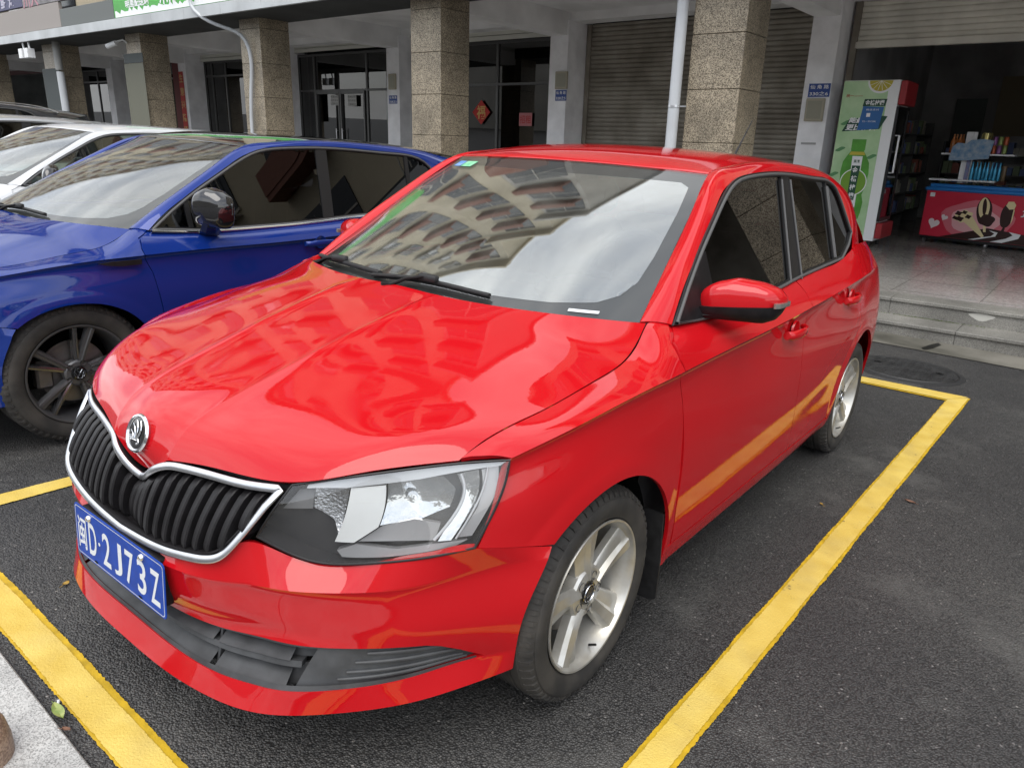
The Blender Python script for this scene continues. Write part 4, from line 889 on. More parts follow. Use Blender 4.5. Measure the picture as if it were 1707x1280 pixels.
b = MB(); b.tube([(0, 2.55, 1.43), (0, 2.56, 1.455), (.03, 2.68, 1.66)], [.012, .006, .0022], 8); b.obj('aerial', [BASE['black']], car['root'])

# ================================================================= the neighbours in the row
def make_warp(yk, yv, zk, zv, xs):
    yy = np.linspace(-1.2, 4, 521); f = np.interp(yy, yk, yv); f[yy < yk[0]] = yv[0]+(yy[yy < yk[0]]-yk[0]); f[yy > yk[-1]] = yv[-1]+(yy[yy > yk[-1]]-yk[-1])
    k = np.ones(25)/25; fs = np.convolve(np.pad(f, 12, mode='reflect', reflect_type='odd'), k, 'valid'); zz = np.linspace(0, 1.8, 361); g = np.interp(zz, zk, zv); gs = np.convolve(np.pad(g, 12, mode='reflect', reflect_type='odd'), k, 'valid')
    def w(V):
        V = np.array(V, float); s_ = V.shape; V = V.reshape(-1, 3).copy(); V[:, 1] = np.interp(V[:, 1], yy, fs); V[:, 2] = np.interp(V[:, 2], zz, gs); V[:, 0] *= xs; return V.reshape(s_)
    return w
def dlo_saloon(i1):
    def cut(lo_b, lo_t, hi_b, hi_t): return clip_slant(clip_slant(densify(i1, .012), lo_b, lo_t, 1), hi_b, hi_t, -1)
    return [(cut(-9, -9, .565, .565), 'quarter_glass', None), (cut(.585, .585, 1.33, 1.38), 'window_glass', None), (cut(1.40, 1.455, 2.02, 2.06), 'window_glass', None), (cut(2.045, 2.085, 9, 9), 'window_glass', None)]
wheel_grey = mat('wheel_graphite', (.11, .11, .115), rough=.38, metal=.6); wheel_cut = mat('wheel_machined', (.24, .24, .25), rough=.25, metal=.9)
paint_blue = car_paint('blue_paint', (.005, .026, .19), metallic=.25, rough=.30)
MBl = carmats(film=BASE['film_soft'], paint=paint_blue, rim=[wheel_grey, wheel_cut], cap=BASE['gloss_black'], glass_side=glass('privacy_glass', (.015, .015, .017), 1.5))
blue = build_car('parked_car', 'blue hatchback with black mirrors and dark wheels beside the red car', 'car', (-2.675, -.15, 0), R_(0), MBl, 'plain',
    warp=make_warp([-.85, -.4, 0, .4, .965, 2.0, 2.47, 3.15], [-.87, -.4, 0, .40, 1.04, 2.10, 2.636, 3.42], [0, .28, .6, .87, .98, 1.38, 1.47], [0, .29, .62, .845, .955, 1.348, 1.440], 1.033),
    wheels=(.322, .228, 'split'), axles=(0, 2.636), half=.835, roof_mat=BASE['gloss_black'], dlo=dlo_saloon, trim=BASE['chrome'], group='cars parked in the row')
add_grille(blue, MBl, False); add_lamps(blue, MBl); add_intake(blue, MBl); add_wipers(blue, MBl)
for s in (1, -1):
    add_mirror(blue, MBl, s, BASE['gloss_black'], pos=(.800, .60, 1.075), sc=.84, style='stalk'); add_handle(blue, MBl, s, 1.22, .880, .866, paint_blue, par=None)
b = MB(); V = [(.868, .10, .842), (.872, .16, .850), (.872, .29, .853), (.872, .29, .828), (.871, .20, .824), (.869, .14, .831)]; b.add([(x*1.0, y, z) for x, y, z in V]+[(x-.012, y, z) for x, y, z in V], [(0, 1, 2, 3, 4, 5), (0, 6, 7, 1), (1, 7, 8, 2), (2, 8, 9, 3), (3, 9, 10, 4), (4, 10, 11, 5), (5, 11, 6, 0)]); blue['put']('wing_badge', b, [BASE['black_plastic']])
paint_white = car_paint('white_paint', (.52, .53, .54), rough=.35)
MWh = carmats(film=BASE['film_soft'], paint=paint_white, rim=alloy, cap=BASE['gloss_black'], glass_side=glass('clear_glass', (.60, .70, .64), 1.5, boost=.05))
white = build_car('parked_car', 'white car beyond the blue one, only its windscreen and pillar showing', 'car', (-5.30, .22, 0), 0, MWh, 'plain',
    warp=make_warp([-.85, 0, .4, .965, 2.47, 3.15], [-.87, 0, .44, 1.06, 2.66, 3.6], [0, .6, .98, 1.38, 1.47], [0, .6, .965, 1.35, 1.445], 1.04),
    wheels=(.315, .215, 'five'), axles=(0, 2.66), half=.84, dlo=dlo_saloon, group='cars parked in the row')
paint_silver = car_paint('silver_paint', (.40, .41, .42), metallic=.7, rough=.35)
MSi = carmats(film=BASE['film_soft'], paint=paint_silver, rim=alloy, cap=BASE['gloss_black'])
silver = build_car('parked_car', 'silver grey car at the left edge, behind the white one', 'car', (-7.95, .25, 0), 0, MSi, 'plain',
    warp=make_warp([-.85, 0, .4, .965, 2.47, 3.15], [-.87, 0, .42, 1.0, 2.66, 3.6], [0, .6, .98, 1.38, 1.47], [0, .6, .975, 1.375, 1.475], 1.04),
    wheels=(.315, .215, 'five'), axles=(0, 2.66), half=.84, detail=False, dlo=dlo_saloon, group='cars parked in the row')
paint_grey = car_paint('graphite_paint', (.035, .037, .042), metallic=.5, rough=.3)
MGy = carmats(paint=paint_grey, rim=alloy, cap=BASE['gloss_black'])
suv = build_car('parked_car', 'dark estate with a bright roof rail, farthest in the row at the left edge', 'car', (-10.75, .35, 0), 0, MGy, 'plain',
    warp=make_warp([-.85, 0, .4, .965, 2.47, 3.15], [-.9, 0, .42, 1.0, 2.8, 3.75], [0, .6, .98, 1.38, 1.47], [0, .68, 1.10, 1.54, 1.63], 1.07),
    wheels=(.35, .235, 'five'), axles=(0, 2.8), half=.86, detail=False, dlo=dlo_saloon, group='cars parked in the row')
for s in (1, -1):
    b = MB(); P = spl([(.575, 1.00, 1.400), (.585, 1.08, 1.438), (.585, 1.5, 1.470), (.585, 2.1, 1.468), (.600, 2.40, 1.415), (.612, 2.50, 1.375)], 30)*[s, 1, 1]; b.tube(P, .012, 8); suv['put']('roof_bar', b, [BASE['chrome_satin']])
# ================================================================= the street
def ground_mat():
    M = bpy.data.materials.new('asphalt'); M.use_nodes = True; T = M.node_tree; B = T.nodes['Principled BSDF']; N = T.nodes.new; L_ = T.links.new
    tc = N('ShaderNodeTexCoord')
    def vor(s, feat='F1', rnd=1.): v = N('ShaderNodeTexVoronoi'); v.feature = feat; v.inputs['Scale'].default_value = s; v.inputs['Randomness'].default_value = rnd; L_(tc.outputs['Object'], v.inputs['Vector']); return v
    def noi(s, d=4, r=.5): v = N('ShaderNodeTexNoise'); v.inputs['Scale'].default_value = s; v.inputs['Detail'].default_value = d; v.inputs['Roughness'].default_value = r; L_(tc.outputs['Object'], v.inputs['Vector']); return v
    def ramp(src, a, b, ca, cb): r = N('ShaderNodeValToRGB'); r.color_ramp.elements[0].position = a; r.color_ramp.elements[1].position = b; r.color_ramp.elements[0].color = (*ca, 1); r.color_ramp.elements[1].color = (*cb, 1); L_(src, r.inputs['Fac']); return r
    def mix(f, a, b, t='MIX'): x = N('ShaderNodeMix'); x.data_type = 'RGBA'; x.blend_type = t; (L_(f, x.inputs['Factor']) if not isinstance(f, float) else x.inputs['Factor'].__setattr__('default_value', f)); L_(a, x.inputs['A']); L_(b, x.inputs['B']); return x
    v1 = vor(175); sep = N('ShaderNodeSeparateColor'); L_(v1.outputs['Color'], sep.inputs['Color'])
    stone = ramp(sep.outputs[0], .05, 1., (.030, .030, .031), (.085, .083, .080))
    v2 = vor(95); s2 = N('ShaderNodeSeparateColor'); L_(v2.outputs['Color'], s2.inputs['Color']); pale = ramp(s2.outputs[1], .965, .985, (0, 0, 0), (1, 1, 1)); near = ramp(v2.outputs['Distance'], .25, .4, (1, 1, 1), (0, 0, 0))
    f = N('ShaderNodeMath'); f.operation = 'MULTIPLY'; L_(pale.outputs['Color'], f.inputs[0]); L_(near.outputs['Color'], f.inputs[1])
    gapd = ramp(v1.outputs['Distance'], .38, .62, (1, 1, 1), (.45, .45, .45)); stone2 = mix(1., stone.outputs['Color'], gapd.outputs['Color'], 'MULTIPLY'); pc = N('ShaderNodeRGB'); pc.outputs[0].default_value = (.22, .21, .20, 1); m1 = mix(f.outputs[0], stone2.outputs['Result'], pc.outputs[0])
    big = ramp(noi(.55, 6, .6).outputs['Fac'], .36, .66, (.78, .78, .80), (1.35, 1.33, 1.28)); m2 = mix(1., m1.outputs['Result'], big.outputs['Color'], 'MULTIPLY')
    dust = ramp(noi(1.3, 10, .72).outputs['Fac'], .53, .72, (0, 0, 0), (.65, .65, .65)); dc = N('ShaderNodeRGB'); dc.outputs[0].default_value = (.12, .118, .11, 1); m3 = mix(dust.outputs['Color'], m2.outputs['Result'], dc.outputs[0])
    L_(m3.outputs['Result'], B.inputs['Base Color']); B.inputs['Roughness'].default_value = .52; B.inputs['Specular IOR Level'].default_value = .5
    oil = ramp(noi(3.1, 3, .5).outputs['Fac'], .70, .76, (1, 1, 1), (.35, .35, .36)); m4 = mix(1., m3.outputs['Result'], oil.outputs['Color'], 'MULTIPLY'); L_(m4.outputs['Result'], B.inputs['Base Color'])
    hb = N('ShaderNodeMath'); hb.operation = 'MULTIPLY_ADD'; L_(v1.outputs['Distance'], hb.inputs[0]); hb.inputs[1].default_value = -1.0
    n3 = noi(300, 2, .5); n3m = N('ShaderNodeMath'); n3m.operation = 'MULTIPLY'; n3m.inputs[1].default_value = .22; L_(n3.outputs['Fac'], n3m.inputs[0]); L_(n3m.outputs[0], hb.inputs[2])
    b1 = N('ShaderNodeBump'); b1.inputs['Strength'].default_value = 1.; b1.inputs['Distance'].default_value = .0042; L_(hb.outputs[0], b1.inputs['Height']); L_(b1.outputs['Normal'], B.inputs['Normal'])
    return M
def speckle(name, c0, c1, scale, rough=.6, big=1.2, bump=.3, c2=None, bigamt=.25, dist=.001, lo=.2, hi=.8):
    M = bpy.data.materials.new(name); M.use_nodes = True; T = M.node_tree; B = T.nodes['Principled BSDF']; N = T.nodes.new; L_ = T.links.new
    tc = N('ShaderNodeTexCoord'); v = N('ShaderNodeTexVoronoi'); v.inputs['Scale'].default_value = scale; L_(tc.outputs['Object'], v.inputs['Vector']); s_ = N('ShaderNodeSeparateColor'); L_(v.outputs['Color'], s_.inputs['Color'])
    r = N('ShaderNodeValToRGB'); r.color_ramp.elements[0].position = lo; r.color_ramp.elements[1].position = hi; r.color_ramp.elements[0].color = (*c0, 1); r.color_ramp.elements[1].color = (*c1, 1); L_(s_.outputs[0], r.inputs['Fac'])
    n = N('ShaderNodeTexNoise'); n.inputs['Scale'].default_value = big; n.inputs['Detail'].default_value = 7; n.inputs['Roughness'].default_value = .6; L_(tc.outputs['Object'], n.inputs['Vector'])
    r2 = N('ShaderNodeValToRGB'); r2.color_ramp.elements[0].position = .35; r2.color_ramp.elements[1].position = .68; k = 1-bigamt; r2.color_ramp.elements[0].color = (k, k, k, 1); c = c2 or (1.1, 1.1, 1.1); r2.color_ramp.elements[1].color = (*c, 1); L_(n.outputs['Fac'], r2.inputs['Fac'])
    x = N('ShaderNodeMix'); x.data_type = 'RGBA'; x.blend_type = 'MULTIPLY'; x.inputs['Factor'].default_value = 1.; L_(r.outputs['Color'], x.inputs['A']); L_(r2.outputs['Color'], x.inputs['B']); L_(x.outputs['Result'], B.inputs['Base Color']); B.inputs['Roughness'].default_value = rough
    if bump: b = N('ShaderNodeBump'); b.inputs['Strength'].default_value = bump; b.inputs['Distance'].default_value = dist; L_(v.outputs['Distance'], b.inputs['Height']); L_(b.outputs['Normal'], B.inputs['Normal'])
    return M
m_asph = ground_mat()
b = MB(); n_ = 2; b.add([(-150, -60, 0), (80, -60, 0), (80, 60, 0), (-150, 60, 0)], [(0, 1, 2, 3)]); tag(b.obj('road', [m_asph], smooth=False), kind='structure')
m_yel = mat('yellow_paint', (.66, .49, .115), rough=.6, nscale=7, col2=(.56, .39, .07), bump=.9, bscale=170, bdist=.0022, detail=9)
def worn(M, sc=26, lo=.66, hi=.70, amt=.85):
    T = M.node_tree; B = T.nodes['Principled BSDF']; l = B.inputs['Base Color'].links[0]; src = l.from_socket; tc = [n for n in T.nodes if n.type == 'TEX_COORD'][0]
    n = T.nodes.new('ShaderNodeTexNoise'); n.inputs['Scale'].default_value = sc; n.inputs['Detail'].default_value = 10; n.inputs['Roughness'].default_value = .7
    n2 = T.nodes.new('ShaderNodeTexNoise'); n2.inputs['Scale'].default_value = 1.7; n2.inputs['Detail'].default_value = 3; a = T.nodes.new('ShaderNodeMath'); a.operation = 'MULTIPLY_ADD'; a.inputs[1].default_value = .35
    T.links.new(tc.outputs['Object'], n.inputs['Vector']); T.links.new(tc.outputs['Object'], n2.inputs['Vector']); T.links.new(n2.outputs['Fac'], a.inputs[0]); T.links.new(n.outputs['Fac'], a.inputs[2])
    r = T.nodes.new('ShaderNodeValToRGB'); r.color_ramp.elements[0].position = lo+.16; r.color_ramp.elements[1].position = hi+.17; r.color_ramp.elements[1].color = (amt, amt, amt, 1)
    x = T.nodes.new('ShaderNodeMix'); x.data_type = 'RGBA'; x.inputs['B'].default_value = (.09, .075, .05, 1); T.links.new(a.outputs[0], r.inputs['Fac']); T.links.new(r.outputs['Color'], x.inputs['Factor']); T.links.new(src, x.inputs['A'])
    # grimy haze over the paint
    g = T.nodes.new('ShaderNodeTexNoise'); g.inputs['Scale'].default_value = 5; g.inputs['Detail'].default_value = 8; gr = T.nodes.new('ShaderNodeValToRGB'); gr.color_ramp.elements[0].position = .48; gr.color_ramp.elements[1].position = .75; gr.color_ramp.elements[1].color = (.35, .35, .35, 1)
    y = T.nodes.new('ShaderNodeMix'); y.data_type = 'RGBA'; y.inputs['B'].default_value = (.34, .27, .13, 1); T.links.new(tc.outputs['Object'], g.inputs['Vector']); T.links.new(g.outputs['Fac'], gr.inputs['Fac']); T.links.new(gr.outputs['Color'], y.inputs['Factor']); T.links.new(x.outputs['Result'], y.inputs['A']); T.links.new(y.outputs['Result'], B.inputs['Base Color'])
worn(m_yel)
m_yel2 = mat('yellow_paint_under', (.50, .32, .012), rough=.55, nscale=22, namt=.2, bump=.5, bscale=170, bdist=.0016)
def strip(name, A, B_, m, z, jag=.004, seed=1, ext=0.):
    """painted band between two edges (each a pair of end points), with ragged sides"""
    A = np.array(A, float); B_ = np.array(B_, float); n = int(max(12, np.hypot(*(A[1]-A[0]))/.006)); t = np.linspace(0, 1, n)[:, None]; rg = np.random.default_rng(seed)
    def rag(P0, P1):
        P = P0+(P1-P0)*t; d = (P1-P0)/np.hypot(*(P1-P0)); nn = np.array([-d[1], d[0]]); w = np.convolve(rg.normal(0, 1, n+40), np.ones(40)/40, 'same')[20:20+n]*jag*2.0+rg.normal(0, jag*.22, n); return P+w[:, None]*nn
    P, Q = rag(*A), rag(*B_); mid = (P+Q)/2
    V = [(*p, z) for p in P]+[(*p, z) for p in mid]+[(*p, z) for p in Q]; F = [(r*n+i, r*n+i+1, (r+1)*n+i+1, (r+1)*n+i) for r in range(2) for i in range(n-1)]
    o = obj(name, V, F, [m], smooth=False); tag(o, kind='structure'); return o
# the bay the red car stands in (paint laid twice, the second coat a little narrower)
strip('bay_marking', [(1.036, -.90), (1.130, 4.13)], [(1.130, -.98), (1.250, 4.235)], m_yel2, .004, seed=3)
strip('bay_marking', [(1.050, -.90), (1.137, 4.14)], [(1.118, -.98), (1.240, 4.225)], m_yel, .0075, .003, seed=4)
strip('bay_marking', [(-1.35, -.822), (1.05, -.870)], [(-1.50, -.935), (1.13, -.975)], m_yel2, .0055, seed=5)
strip('bay_marking', [(-1.37, -.840), (1.05, -.888)], [(-1.48, -.930), (1.12, -.968)], m_yel, .009, .003, seed=6)
strip('bay_marking', [(-1.40, -.70), (-1.19, 3.95)], [(-1.50, -.83), (-1.30, 4.05)], m_yel, .005, seed=7)
strip('bay_marking', [(-1.25, 4.05), (1.14, 4.200-.075)], [(-1.3, 3.97), (1.13, 4.035)], m_yel2, .005, .003, seed=8)
strip('bay_marking', [(-1.25, 4.06), (1.235, 4.235)], [(-1.3, 3.98), (1.13, 4.055)], m_yel, .0095, .003, seed=8)
strip('bay_marking', [(-4.05, -.75), (-3.85, 3.9)], [(-4.16, -.8), (-3.96, 3.9)], m_yel, .005, seed=9)
# kerb stones and bollard in the near left corner
m_gran = speckle('pale_granite', (.22, .22, .21), (.52, .52, .50), 330, rough=.65, bump=.25, big=5, bigamt=.30, lo=.0, hi=.7)
kb = empty('kerb', (-1, -1.15, 0), 0, 'pale grey granite kerb stones in the near left corner', 'kerb')
for k, (x0, x1) in enumerate(((-2.9, -1.905), (-1.90, -.905), (-.90, .42), (.425, 1.4))):
    b = MB(); sl_ = -.030; b.box((x0, -1.42, -.05), (x1, -.985, .020), bev=.004); b.v = [(x, y+sl_*(x+.5), z) for x, y, z in b.v]; o = b.obj('kerb_stone', [m_gran]); o.parent = kb; o.location = (1, 1.15, 0)
m_bol = speckle('brown_stone', (.20, .13, .09), (.36, .26, .19), 260, rough=.45, bump=.15, big=8)
b = MB(); b.lathe([(.010, .078), (.06, .076), (.10, .068), (.125, .052), (.137, .030), (.140, .0001)], axis='z', c=(-.072, -1.165, 0), n=48); tag(b.obj('bollard', [m_bol]), 'rounded brown stone bollard on the kerb, cut off by the lower left corner', 'bollard')
# fallen leaves, a cigarette end, pebbles
def leaf(x, y, rz, L_, W_, m, lab, z=.012):
    t = np.linspace(0, 1, 12); V = []
    for q in t:
        w = W_*math.sin(math.pi*min(1, q*1.0+.02))**.8; V += [(-w, q*L_, .004+.006*abs(q-.5)), (0, q*L_, .001), (w, q*L_, .005)]
    b = MB(); b.add(V, [(3*i+j, 3*i+j+1, 3*i+j+4, 3*i+j+3) for i in range(11) for j in range(2)]); b.tube([(0, -.012, .002), (0, 0, .002)], .0008, 5); o = b.obj('leaf', [m]); o.location = (x, y, z); o.rotation_euler = (0, 0, rz); tag(o, lab, 'leaf')
m_leaf = mat('leaf_green', (.34, .36, .12), rough=.5, nscale=40, col2=(.16, .24, .06)); m_leafb = mat('leaf_dry', (.30, .20, .06), rough=.7, nscale=60, col2=(.42, .26, .04)); m_leafr = mat('leaf_brown', (.16, .08, .05), rough=.8, nscale=60)
leaf(-.125, -.978, R_(-95), .072, .0125, m_leaf, 'pale green leaf lying against the kerb', .022)
leaf(-.02, -1.000, R_(-60), .022, .006, m_leafr, 'small brown dry leaf on the kerb edge', .024)
leaf(-.675, -.735, R_(20), .024, .009, m_leafb, 'small yellow dry leaf between the bay line and the red bumper', .003)
leaf(.985, 1.72, R_(50), .022, .006, m_leafb, 'tiny ochre leaf on the asphalt right of the front wheel', .003)
leaf(1.30, 2.06, R_(80), .05, .010, m_leafr, 'brown leaf on the asphalt outside the right-hand bay line', .003)
b = MB(); b.tube([(-.150, -.958, .006), (-.132, -.968, .006)], .0036, 10); tag(b.obj('cigarette_end', [BASE['plate_white']]), 'white cigarette end between the yellow line and the kerb', 'litter')
# ---- building frame: the arcade stands plumb while the road falls away, so it has its own axes
BM = Matrix(((0.999756, 0.013465, -0.017517, 0), (-0.014067, 0.999297, -0.034746, 0), (0.017036, 0.034984, 0.999243, 0), (0, 0, 0, 1)))
def bobj(b, name, mats, label=None, cat=None, group=None, kind=None, smooth=False, angle=30, parent=None, origin=(0, 0, 0)):
    if not b.v: return None
    """origin: base point in building axes; vertices were given in building axes"""
    o_ = np.array(origin, float); V = (np.array(b.v)-o_).tolist()
    o = obj(name, V, b.f, mats, None, smooth, angle, b.m)
    if parent is None: o.matrix_world = BM @ Matrix.Translation(Vector(origin))
    else: o.parent = parent; o.matrix_parent_inverse = Matrix.Identity(4); o.location = Vector(o_-np.array(parent['_o'].to_list() if hasattr(parent['_o'], 'to_list') else list(parent['_o'])))
    return tag(o, label, cat, group, kind)
def bemp(name, origin, label, cat, group=None):
    e = empty(name, label=label, cat=cat, group=group, matrix=BM @ Matrix.Translation(Vector(origin))); e['_o'] = list(map(float, origin)); return e
m_floor = speckle('polished_tiles', (.32, .30, .275), (.46, .44, .41), 60, rough=.14, bump=0, big=.8, bigamt=.2)
m_step = speckle('step_granite', (.13, .125, .11), (.27, .26, .235), 260, rough=.6, bump=.3, big=2.2, bigamt=.35)
m_conc = mat('gutter_concrete', (.17, .16, .135), rough=.8, nscale=1.6, col2=(.055, .052, .040), bump=.5, bscale=40, bdist=.004, detail=10)
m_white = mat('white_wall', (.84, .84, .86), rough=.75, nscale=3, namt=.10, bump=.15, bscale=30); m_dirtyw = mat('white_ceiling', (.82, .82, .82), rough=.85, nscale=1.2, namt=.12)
m_stone = speckle('pebble_granite', (.11, .085, .055), (.52, .44, .32), 120, rough=.42, bump=.35, big=1.7, bigamt=.48, dist=.0015, lo=.1, hi=.85)
m_stone_s = m_stone; m_joint = mat('joint', (.02, .018, .015), rough=.9)
m_shut = mat('shutter_grey', (.33, .305, .26), rough=.5, nscale=1.5, col2=(.17, .15, .12), metal=.2, bump=.8, bscale=2.2, bdist=.03, detail=8); m_shutl = mat('shutter_pale', (.72, .70, .62), rough=.45, nscale=2, namt=.15)
m_alu = mat('dark_aluminium', (.10, .10, .10), rough=.35, metal=.6); m_glassd = glass('shop_glass', (.10, .11, .11), 1.5, boost=.03); m_darkin = mat('shop_dark', (.05, .05, .05), rough=.8, nscale=2, namt=.3)
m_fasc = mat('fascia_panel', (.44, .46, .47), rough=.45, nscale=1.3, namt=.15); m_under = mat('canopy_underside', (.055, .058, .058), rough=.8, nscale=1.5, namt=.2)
m_pipe = mat('pvc_pipe', (.50, .52, .54), rough=.35, nscale=2, namt=.08)
# steps, gutter, arcade floor
b = MB(); b.add([(x, y, -.017*x-.035*y+.006) for x, y in ((-60, 5.56), (14, 5.56), (14, 6.09), (-60, 6.09))], [(0, 1, 2, 3)])
bobj(b, 'gutter', [m_conc], kind='structure')
b = MB()
for k, x in enumerate((.62, 1.53, 2.45)):
    b.add([(x+dx, y, -.017*x-.035*y+.0105) for dx, y in ((.0, 5.66), (.035, 5.60), (.075, 5.72), (.105, 5.95), (.07, 6.02), (.03, 5.85))], [(0, 1, 2, 3, 4, 5)])
bobj(b, 'gutter_crack', [mat('wet_crack', (.006, .006, .005), rough=.4)], kind='structure')
def stepblocks(y0, y1, z0, z1, L_, off, nose=.012):
    b = MB(); x = -8.0+off; k = 0
    while x < 12:
        b.box((x+.002, y0+.02, z0), (x+L_-.002, y1, z1-.035)); b.box((x+.0015, y0, z1-.034), (x+L_-.0015, y1, z1), bev=.005); x += L_; k += 1
    return b
bobj(stepblocks(6.07, 6.50, -.45, -.095, .95, .25), 'steps', [m_step], kind='structure')
bobj(stepblocks(6.45, 6.80, -.095, .062, 1.15, .1), 'steps', [m_step], kind='structure')
b = MB(); b.box((-60, 6.80, -.3), (32, 20, .060)); 
bobj(b, 'arcade_floor', [m_floor], kind='structure')
b = MB(); m_tj = mat('tile_joint', (.07, .065, .055), rough=.8)
for k in range(-60, 30): b.box((k*.8+.05, 6.82, .0600), (k*.8+.055, 18, .0615))
for k in range(14): b.box((-48, 6.95+k*.8, .0600), (24, 6.955+k*.8, .0616))
bobj(b, 'floor_joints', [m_tj], kind='structure')
b = MB(); rg = np.random.default_rng(3)
for i in range(260):
    x = .15+abs(rg.normal(0, .28))+rg.random()*.45 if i % 3 else rg.random()*1.6; y = 6.448-rg.random()*.02; z = -.095; 
    for q in range(3): a = rg.random()*6.28; l = .004+.008*rg.random(); b.add([(x, y, z), (x+l*math.cos(a), y-abs(l*math.sin(a))*.7, z+.004+.008*rg.random()), (x+l*.6*math.cos(a+.9), y-abs(l*.6*math.sin(a+.9)), z+.003)], [(0, 1, 2)])
bobj(b, 'moss', [mat('moss', (.10, .16, .02), rough=.8)], kind='stuff')
b = MB(); t = np.linspace(0, 2*math.pi, 22, endpoint=False); b.add([(.93+.10*math.cos(a)*(1+.18*math.sin(3*a)), 6.468, -.005+.035*math.sin(a)*(1+.2*math.cos(4*a))) for a in t], [tuple(range(22))]); bobj(b, 'paint_stain', [mat('stain', (.45, .44, .40), rough=.8)], 'pale splash of paint on the riser of the upper step', 'stain')
# manhole in the asphalt
e = empty('manhole_cover', (.76, 4.72, 0), 0, 'round iron manhole cover in the asphalt behind the red car', 'manhole')
b = MB(); b.lathe([(.002, .40), (.010, .385), (.010, .36), (.004, .355)], axis='z', n=64); b.obj('manhole_frame', [mat('cast_iron_edge', (.035, .035, .036), rough=.5, metal=.3)], e)
b = MB(); b.lathe([(.006, .350), (.012, .345), (.012, .0001)], axis='z', n=64)
for i in range(-5, 6):
    for j in range(-5, 6):
        if math.hypot(i, j) < 5.2: b.box((i*.062-.018, j*.062-.007, .012), (i*.062+.018, j*.062+.007, .0155))
b.obj('manhole_lid', [mat('cast_iron', (.040, .040, .040), rough=.45, metal=.3, nscale=8, namt=.3)], e)
for sx in (-.22, .22):
    b = MB(); b.lathe([(.0130, .030), (.0133, .0001)], axis='z', c=(sx, .05, 0), n=20); b.obj('lifting_hole', [BASE['dark']], e)
# stone pillars
PIL = [(-2.51, -1.88), (-7.10, -6.48), (-11.60, -10.97), (-16.05, -15.40), (-20.55, -19.90), (-25.4, -24.75), (-30.1, -29.45), (2.05, 2.68), (6.65, 7.28), (11.2, 11.83), (15.8, 16.43)]
PLAB = ['speckled stone pillar beside the white downpipe behind the red roof', 'speckled stone pillar rising behind the blue car tail', 'speckled stone pillar with a slim pipe running down its corner', 'speckled stone pillar with a camera and a khaki board', 'speckled stone pillar with a dark notice board and a stout drainpipe', 'distant stone pillar, second from the left end', 'distant stone pillar at the left end', 'stone pillar right of the shop opening', 'first stone pillar beyond the right picture edge', 'second stone pillar beyond the right picture edge', 'third stone pillar beyond the right picture edge']
for (x0, x1), lab in zip(PIL, PLAB):
    b = MB(); b.box((x0+.012, 7.012, -.2), (x1-.012, 7.61, 3.36), mi=1); z = -.29
    while z < 3.36:
        z2 = min(z+.574, 3.36); zz = max(z, -.25)
        if z2-zz > .05: b.box((x0, 7.0, zz), (x1, 7.62, z2), bev=.004)
        z += .580
    bobj(b, 'stone_pillar', [m_stone, m_joint], lab, 'pillar', 'stone pillars of the arcade', origin=((x0+x1)/2, 7.31, 0))
# canopy with fascia, ceiling, beams
e = bemp('canopy', (-15, 6.4, 3.35), 'pale grey arcade canopy edge running along above the pillars', 'canopy')
b = MB(); x = -60.; rg = np.random.default_rng(5)
while x < 30: L_ = 1.22; b.box((x+.003, 6.40, 3.345), (x+L_-.003, 6.46, 3.530), bev=.003); x += L_
bobj(b, 'fascia', [m_fasc], parent=e, origin=(-15, 6.4, 3.35))
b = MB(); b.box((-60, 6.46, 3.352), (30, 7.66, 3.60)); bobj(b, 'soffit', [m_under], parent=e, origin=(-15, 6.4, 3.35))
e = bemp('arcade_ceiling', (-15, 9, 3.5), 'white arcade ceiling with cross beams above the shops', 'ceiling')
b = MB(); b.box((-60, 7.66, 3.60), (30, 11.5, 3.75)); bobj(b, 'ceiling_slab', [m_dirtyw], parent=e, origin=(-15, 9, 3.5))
PX = [-2.16, -6.88, -11.32, -15.7, -20.2, -24.8, -29.3, 2.36]
for x in PX:
    b = MB(); b.box((x-.17, 7.60, 3.22), (x+.17, 11.4, 3.615)); bobj(b, 'beam', [m_dirtyw], parent=e, origin=(-15, 9, 3.5))
b = MB(); b.box((-60, 10.60, 3.46), (30, 11.0, 3.612)); bobj(b, 'long_beam', [m_dirtyw], parent=e, origin=(-15, 9, 3.5))
# white piers between the shops
WLAB = ['white pier carrying the blue number plate beside the green drinks cooler', 'white pier with a beige box above a blue plate, left of the long shutter', 'white pier with a small box and a blue plate beside the dark double doors', 'white pier beside the red paper couplets', 'grey pier, third from the left end', 'grey pier, second from the left end', 'grey pier at the left end', 'white pier right of the shop opening']
for x, lab in zip(PX, WLAB):
    x0, x1 = x-.20, x+.20
    b = MB(); b.box((x0, 10.5, .06), (x1, 11.4, 3.47), bev=.004); bobj(b, 'shop_pier', [m_white], lab, 'pier', origin=(x, 10.9, .06))
